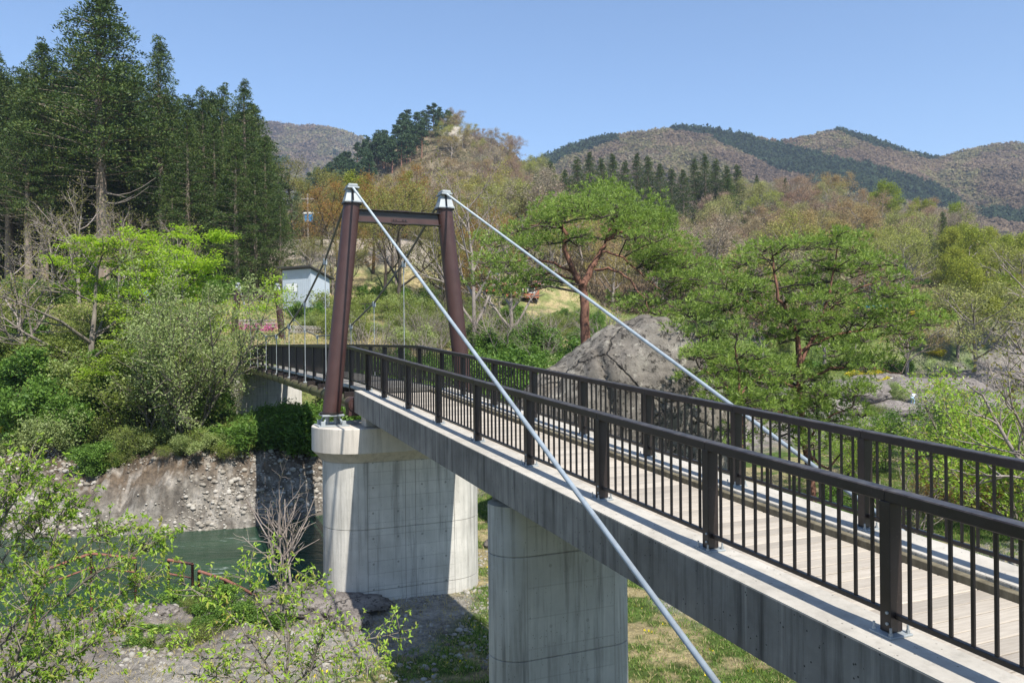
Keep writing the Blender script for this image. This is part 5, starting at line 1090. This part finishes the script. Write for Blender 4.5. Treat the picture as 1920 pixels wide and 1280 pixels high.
# rusty railings on the near bank
def pts_(L_): return [(ux(u, Y), Y, h1(ux(u, Y), Y)) for u, Y in L_]
def rusty(label, uvs, Y0, low):
    W = [loc_(u, v, Y0+dy) for u, v, dy in uvs]; o0 = W[0]; t = thing('rusty_railing', label, 'railing', o0, 0, 'rusty handrails on the near river bank')
    P = [Vector(p)-Vector(o0) for p in W]
    q = MB(); q.tube(P, 0.038, 8); q.build('handrail', M['rustiron'], t, smooth=True)
    q = MB(); q.tube([p-Vector((0, 0, low)) for p in P], 0.025, 6); q.build('lower_rail', M['rustiron'], t, smooth=True)
    for p, w_ in zip(P, W):
        g = h1(w_[0], w_[1])-o0[2]-0.2; q = MB(); q.tube([(p.x, p.y, min(g, p.z-0.9)), (p.x, p.y, p.z)], 0.036, 8); q.build('post', M['rustiron'], t, smooth=True)
rusty('rusty red handrail left of the rounded rock by the river', [(60, 1075, -0.8), (167, 1037, 0), (250, 1046, 0.4)], 20.4, 0.36)
rusty('rusty red handrail right of the rounded rock by the river', [(312, 1049, 0.6), (357, 1057, 0)], 20.3, 0.36)
rusty('short rusty handrail sloping down to the water', [(369, 1070, 0), (418, 1086, -0.3), (480, 1118, -0.8)], 20.0, 0.4)
# stone wall and planks at the far bridge end
q = MB(); rr = random.Random(5); W0 = Vector(gp(545, 57.5)); W1 = Vector(gp(625, 60)); D_ = (W1-W0); n_ = 16
for r_ in range(3):
    for i in range(n_):
        c = W0+D_*((i+0.5*(r_ % 2)+rr.uniform(-.1, .1))/n_); l = D_.length/n_*0.46; q.bbox(c.x-l, c.x+l, c.y-0.25, c.y+0.25, c.z-0.3+r_*0.3, c.z-0.02+r_*0.3, 0.03)
tag(q.build('stone_wall', M['stone']), 'low stone wall behind the far tower', 'wall')
q = MB(); g = gp(482, 57)
for i in range(3): q.bbox(g[0]-1.3, g[0]+1.3, g[1]-0.12+i*0.02, g[1]+0.12+i*0.02, g[2]+0.1+i*0.22, g[2]+0.26+i*0.22, 0.02)
tag(q.build('timber_stack', M['greywood']), 'pale planks stacked at the far end of the bridge', 'planks')
def house(name, label, u, Y, wd, dp, hh, roofh, wallm, roofm, rot=0, win=3):
    p = gp(u, Y, -0.3); t = thing(name, label, 'house', p, rot); q = MB(); q.box(-wd/2, wd/2, -dp/2, dp/2, 0, hh); q.build('walls', wallm, t)
    q = MB(); e = 0.4; q.add([(-wd/2-e, -dp/2-e, hh+0.01), (wd/2+e, -dp/2-e, hh+0.01), (wd/2+e, dp/2+e, hh+0.01), (-wd/2-e, dp/2+e, hh+0.01), (-wd/2-e, 0, hh+roofh), (wd/2+e, 0, hh+roofh)], [(3, 2, 1, 0), (0, 1, 5, 4), (2, 3, 4, 5), (0, 4, 3), (1, 2, 5)]); q.build('roof', roofm, t)
    for i in range(win):
        c = -wd/2+wd*(i+0.7)/(win+0.4); q = MB(); q.box(c-0.45, c+0.45, -dp/2-0.03, -dp/2-0.002, hh*0.35, hh*0.8); w_ = q.build('window', M['white'], t); q = MB(); q.box(c-0.38, c+0.38, -dp/2-0.036, -dp/2-0.031, hh*0.4, hh*0.76); q.build('pane', M['black'], w_)
house('low_building', 'low orange walled building with a faded red roof half hidden behind the big pine', 975, 104, 5.0, 4, 1.7, 0.6, M['redwall'], M['redroof'])
house('low_building', 'small orange building with a green roof left of the red roofed one', 908, 101, 3.2, 3, 2.0, 0.5, M['redwall'], M['greenroof'], 0, 1)
p = gp(592, 118); pz = loc_(592, 402, 118)[2]; t = thing('roadside_shelter', 'small shelter with blue and white panels high on the slope above the shed', 'shelter', (p[0], p[1], p[2]))
q = MB(); q.bbox(-1.5, 1.5, -1.2, 1.2, pz-p[2]-0.1, pz-p[2]+0.15, 0.02); q.build('roof', M['white'], t); q = MB(); q.box(-1.2, 0.0, -1.1, -1.0, pz-p[2]-1.2, pz-p[2]-0.11); q.build('blue_panel', M['blue'], t)
for dx in (-1.3, 1.3):
    for dy in (-1.1, 1.1): q = MB(); q.tube([(dx, dy, -0.5), (dx, dy, pz-p[2]-0.11)], 0.08, 6); q.build('post', M['greywood'], t)
p = gp(579, 100); t = thing('utility_pole', 'wooden utility pole on the slope above the shed', 'pole', p); q = MB(); q.tube([(0, 0, -0.5), (0, 0, 8.2)], [0.15, 0.10], 8); q.build('shaft', M['greywood'], t); q = MB(); q.bbox(-0.8, 0.8, -0.05, 0.05, 7.5, 7.62, 0.01); q.build('crossarm', M['greywood'], t)
for i, (u, Y) in enumerate([(30, 66), (655, 76), (745, 76)]):
    p = gp(u, Y); t = thing('bench', ['bench of reddish planks at the left edge under the cedars', 'bench beside the black railing left of the tower leg', 'bench behind the railing between the tower legs'][i], 'bench', p)
    q = MB(); q.bbox(-0.9, 0.9, -0.22, 0.22, 0.40, 0.46, 0.01); q.build('seat', M['redwall'] if i == 0 else M['greywood'], t); q = MB(); q.bbox(-0.9, 0.9, 0.20, 0.25, 0.55, 0.8, 0.01); q.build('backrest', M['redroof'] if i == 0 else M['greywood'], t)
    for dx in (-0.7, 0.7): q = MB(); q.bbox(dx-0.05, dx+0.05, -0.2, 0.25, -0.15, 0.399, 0.01); q.build('leg', M['black'], t)
p = gp(1657, 92); p = (p[0], p[1], max(p[2], loc_(1657, 726, 92)[2]-0.5)); t = thing('bench', 'small white topped bench on the rocks at the right', 'bench', p); q = MB(); q.bbox(-0.9, 0.9, -0.3, 0.3, 0.42, 0.5, 0.01); q.build('seat', M['white'], t)
for dx in (-0.6, 0.6): q = MB(); q.bbox(dx-0.08, dx+0.08, -0.2, 0.2, -0.4, 0.419, 0.01); q.build('leg', M['greywood'], t)
# blue and yellow cloth strung in the trees
c = loc_(1640, 580, 96); q = MB(); V = []; nn_ = 12
for i in range(nn_+1):
    f = i/nn_-0.5; zz_ = 0.25*(4*f*f)
    for (yy_, dz_) in ((-0.5, 0.1), (0.5, 0.5), (0.5, 0.46), (-0.5, 0.06)): V.append((f*4.2, yy_, zz_+dz_))
q.add(V, [(i*4+j, i*4+(j+1) % 4, (i+1)*4+(j+1) % 4, (i+1)*4+j) for i in range(nn_) for j in range(4)]+[(3, 2, 1, 0), (nn_*4, nn_*4+1, nn_*4+2, nn_*4+3)])
t = thing('awning', 'blue cloth awning with a yellow edge strung between trees on the right', 'awning', c); q.build('sheet', M['blue'], t)
q = MB(); q.tube([(f*4.6, -0.55, 0.25*4*f*f+0.02) for f in np.linspace(-0.5, 0.5, 9)], 0.07, 6); q.build('edge_roll', M['yellow'], t)
for dx in (-2.3, 2.3): q = MB(); q.tube([(dx, 0, -5), (dx, 0, 0.6)], 0.06, 6); q.build('pole', M['greywood'], t)
# people
def person(label, loc, rot, pose, shirt, trousers, hair=(0.02, 0.015, 0.012)):
    J = pose; names = list(J); me = bpy.data.meshes.new('person'); E = [('pelvis', 'chest'), ('chest', 'neck'), ('neck', 'head'), ('head', 'crown'), ('chest', 'shL'), ('shL', 'elL'), ('elL', 'haL'), ('chest', 'shR'), ('shR', 'elR'), ('elR', 'haR'), ('pelvis', 'hipL'), ('hipL', 'knL'), ('knL', 'anL'), ('anL', 'toL'), ('pelvis', 'hipR'), ('hipR', 'knR'), ('knR', 'anR'), ('anR', 'toR')]
    rad = dict(pelvis=.15, chest=.16, neck=.06, head=.10, crown=.085, shL=.07, shR=.07, elL=.045, elR=.045, haL=.035, haR=.035, hipL=.09, hipR=.09, knL=.06, knR=.06, anL=.045, anR=.045, toL=.035, toR=.035)
    me.from_pydata([J[n] for n in names], [(names.index(a), names.index(b)) for a, b in E], []); o = bpy.data.objects.new('person', me); COL.objects.link(o); md = o.modifiers.new('s', 'SKIN')
    for i, n in enumerate(names): me.skin_vertices[0].data[i].radius = (rad[n], rad[n]*(0.75 if n in ('pelvis', 'chest') else 1)); me.skin_vertices[0].data[i].use_root = (n == 'pelvis')
    o.modifiers.new('d', 'SUBSURF').levels = 1; dg = bpy.context.evaluated_depsgraph_get(); m2 = bpy.data.meshes.new_from_object(o.evaluated_get(dg)); bpy.data.objects.remove(o)
    skin = m_plain('skin', (0.45, 0.27, 0.19), 0.6, 0.05)
    m2.materials.clear()
    for c_ in (skin, shirt, trousers, m_plain('hair', hair, 0.7)): m2.materials.append(c_)
    for p_ in m2.polygons:
        c_ = Vector(p_.center); d = {n: (c_-Vector(J[n])).length for n in names}; n = min(d, key=d.get); p_.use_smooth = True
        p_.material_index = 3 if n == 'crown' or (n == 'head' and c_.y > J['head'][1]-0.02) else 0 if n in ('head', 'neck', 'haL', 'haR') else 2 if n in ('hipL', 'hipR', 'knL', 'knR', 'anL', 'anR') else 3 if n in ('toL', 'toR') else 2 if (n == 'pelvis' and c_.z < J['pelvis'][2]) else 1
    o = bpy.data.objects.new('person', m2); COL.objects.link(o); o.location = loc; o.rotation_euler = (0, 0, rot); tag(o, label, 'person')
stand = dict(pelvis=(0, 0, .95), chest=(0, 0, 1.3), neck=(0, 0, 1.48), head=(0, -.01, 1.6), crown=(0, 0, 1.7), shL=(-.19, 0, 1.4), elL=(-.24, 0.02, 1.12), haL=(-.22, -.08, .86), shR=(.19, 0, 1.4), elR=(.25, .03, 1.12), haR=(.2, -.12, .95), hipL=(-.1, 0, .88), knL=(-.11, -.02, .48), anL=(-.11, .02, .08), toL=(-.12, -.14, .04), hipR=(.1, 0, .88), knR=(.12, -.03, .48), anR=(.12, 0, .08), toR=(.13, -.16, .04))
bend = dict(pelvis=(0, 0.1, .78), chest=(0, -.22, 1.02), neck=(0, -.38, 1.12), head=(0, -.48, 1.17), crown=(0, -.57, 1.2), shL=(-.19, -.3, 1.08), elL=(-.22, -.42, .84), haL=(-.16, -.55, .66), shR=(.19, -.3, 1.08), elR=(.22, -.42, .84), haR=(.16, -.55, .66), hipL=(-.1, .1, .72), knL=(-.13, -.12, .42), anL=(-.12, .05, .08), toL=(-.13, -.12, .04), hipR=(.1, .1, .72), knR=(.14, -.1, .42), anR=(.13, .08, .08), toR=(.14, -.1, .04))
WS = m_plain('white_shirt', (0.75, 0.78, 0.85), 0.7, 0.04); BS = m_plain('blue_shirt', (0.10, 0.22, 0.42), 0.7, 0.05); DT = m_plain('dark_trousers', (0.025, 0.03, 0.05), 0.7, 0.1); DJ = m_plain('dark_jacket', (0.03, 0.05, 0.09), 0.7, 0.1); LJ = m_plain('light_jeans', (0.30, 0.42, 0.60), 0.7, 0.1)
person('person in a blue shirt and light jeans standing under the cedars behind the maple', gp(277, 72), 0.4, stand, BS, LJ)
person('person in dark clothes standing under the cedars, left of the one in blue', gp(264, 73), -0.5, stand, DJ, DT)
p = gp(1710, 76); p = (p[0], p[1], max(p[2], loc_(1710, 806, 76)[2])); person('person in a white shirt bending over on the rocks by the river at the right', p, 2.2, bend, WS, LJ)
# dark heap beside the round pier, stones on the cliff
rg = np.random.default_rng(8); n = 15000; X = rg.uniform(-34, -3, n); dF_ = rg.uniform(0.1, 5.5, n)**1.0; Y = np.array([yF(x) for x in X])+dF_; kp = (fbm(X*0.5, Y*0.9, seed=66)+rg.uniform(-.3, .3, n) > -0.1+0.05*dF_); X, Y = X[kp], Y[kp]; Z = H(X, Y)
V0, F0 = rockmesh(9, 1, 1, 0.7, 1, 0.25); n = len(X); sc = rg.uniform(0.02, 0.065, n)*rg.choice([1, 1, 1, 1, 1.6, 2.6], n); a = rg.uniform(0, 6.28, n)
Vr = np.stack([V0[None, :, 0]*np.cos(a)[:, None]-V0[None, :, 1]*np.sin(a)[:, None], V0[None, :, 0]*np.sin(a)[:, None]+V0[None, :, 1]*np.cos(a)[:, None], np.repeat(V0[None, :, 2], n, 0)], -1)*sc[:, None, None]+np.stack([X, Y, Z], -1)[:, None]
cs = m_leaf('cobble', [(0.10, 0.085, 0.07), (0.19, 0.175, 0.15), (0.30, 0.285, 0.26)], 0.0, 0.9, nscale=1.0)
tag(link('cobbles', rawmesh('cobbles', Vr.reshape(-1, 3), [(F0[None]+(np.arange(n)*len(V0))[:, None, None]).reshape(-1, 3)], True), cs), 'pale cobbles bedded in the cliff above the water', 'cobbles', kind='stuff')
rg = np.random.default_rng(18); n = 9000; X = rg.uniform(-9.5, 0.5, n); Y = rg.uniform(12.5, 24, n); kp = (yN(X)-Y > 0.2)&(fbm(X*0.8, Y*0.8, seed=67)+rg.uniform(-.4, .4, n) > 0.02); X, Y = X[kp], Y[kp]; Z = H(X, Y); n = len(X); sc = rg.uniform(0.012, 0.045, n)*rg.choice([1, 1, 1, 1, 1.5, 2.2], n); a = rg.uniform(0, 6.28, n)
Vr = np.stack([V0[None, :, 0]*np.cos(a)[:, None]-V0[None, :, 1]*np.sin(a)[:, None], V0[None, :, 0]*np.sin(a)[:, None]+V0[None, :, 1]*np.cos(a)[:, None], np.repeat(V0[None, :, 2], n, 0)], -1)*sc[:, None, None]+np.stack([X, Y, Z], -1)[:, None]
tag(link('gravel', rawmesh('gravel', Vr.reshape(-1, 3), [(F0[None]+(np.arange(n)*len(V0))[:, None, None]).reshape(-1, 3)], True), cs), 'loose gravel and stones on the near river bank', 'gravel', kind='stuff')
# ------------------------------------------------------------------ haze
hb = MB(); hb.box(-2600, 2600, -300, 2300, -11.0, 420.0); ho = hb.build('haze', None); m = bpy.data.materials.new('haze_air'); m.use_nodes = True; nt = m.node_tree; nt.nodes.clear(); out = nt.nodes.new('ShaderNodeOutputMaterial'); pv = nt.nodes.new('ShaderNodeVolumePrincipled')
pv.inputs['Color'].default_value = (0.62, 0.76, 1.0, 1); pv.inputs['Density'].default_value = 0.0002; pv.inputs['Anisotropy'].default_value = 0.2; nt.links.new(pv.outputs[0], out.inputs['Volume']); ho.data.materials.append(m); tag(ho, 'thin blue air that pales the far mountains', 'haze', kind='stuff')
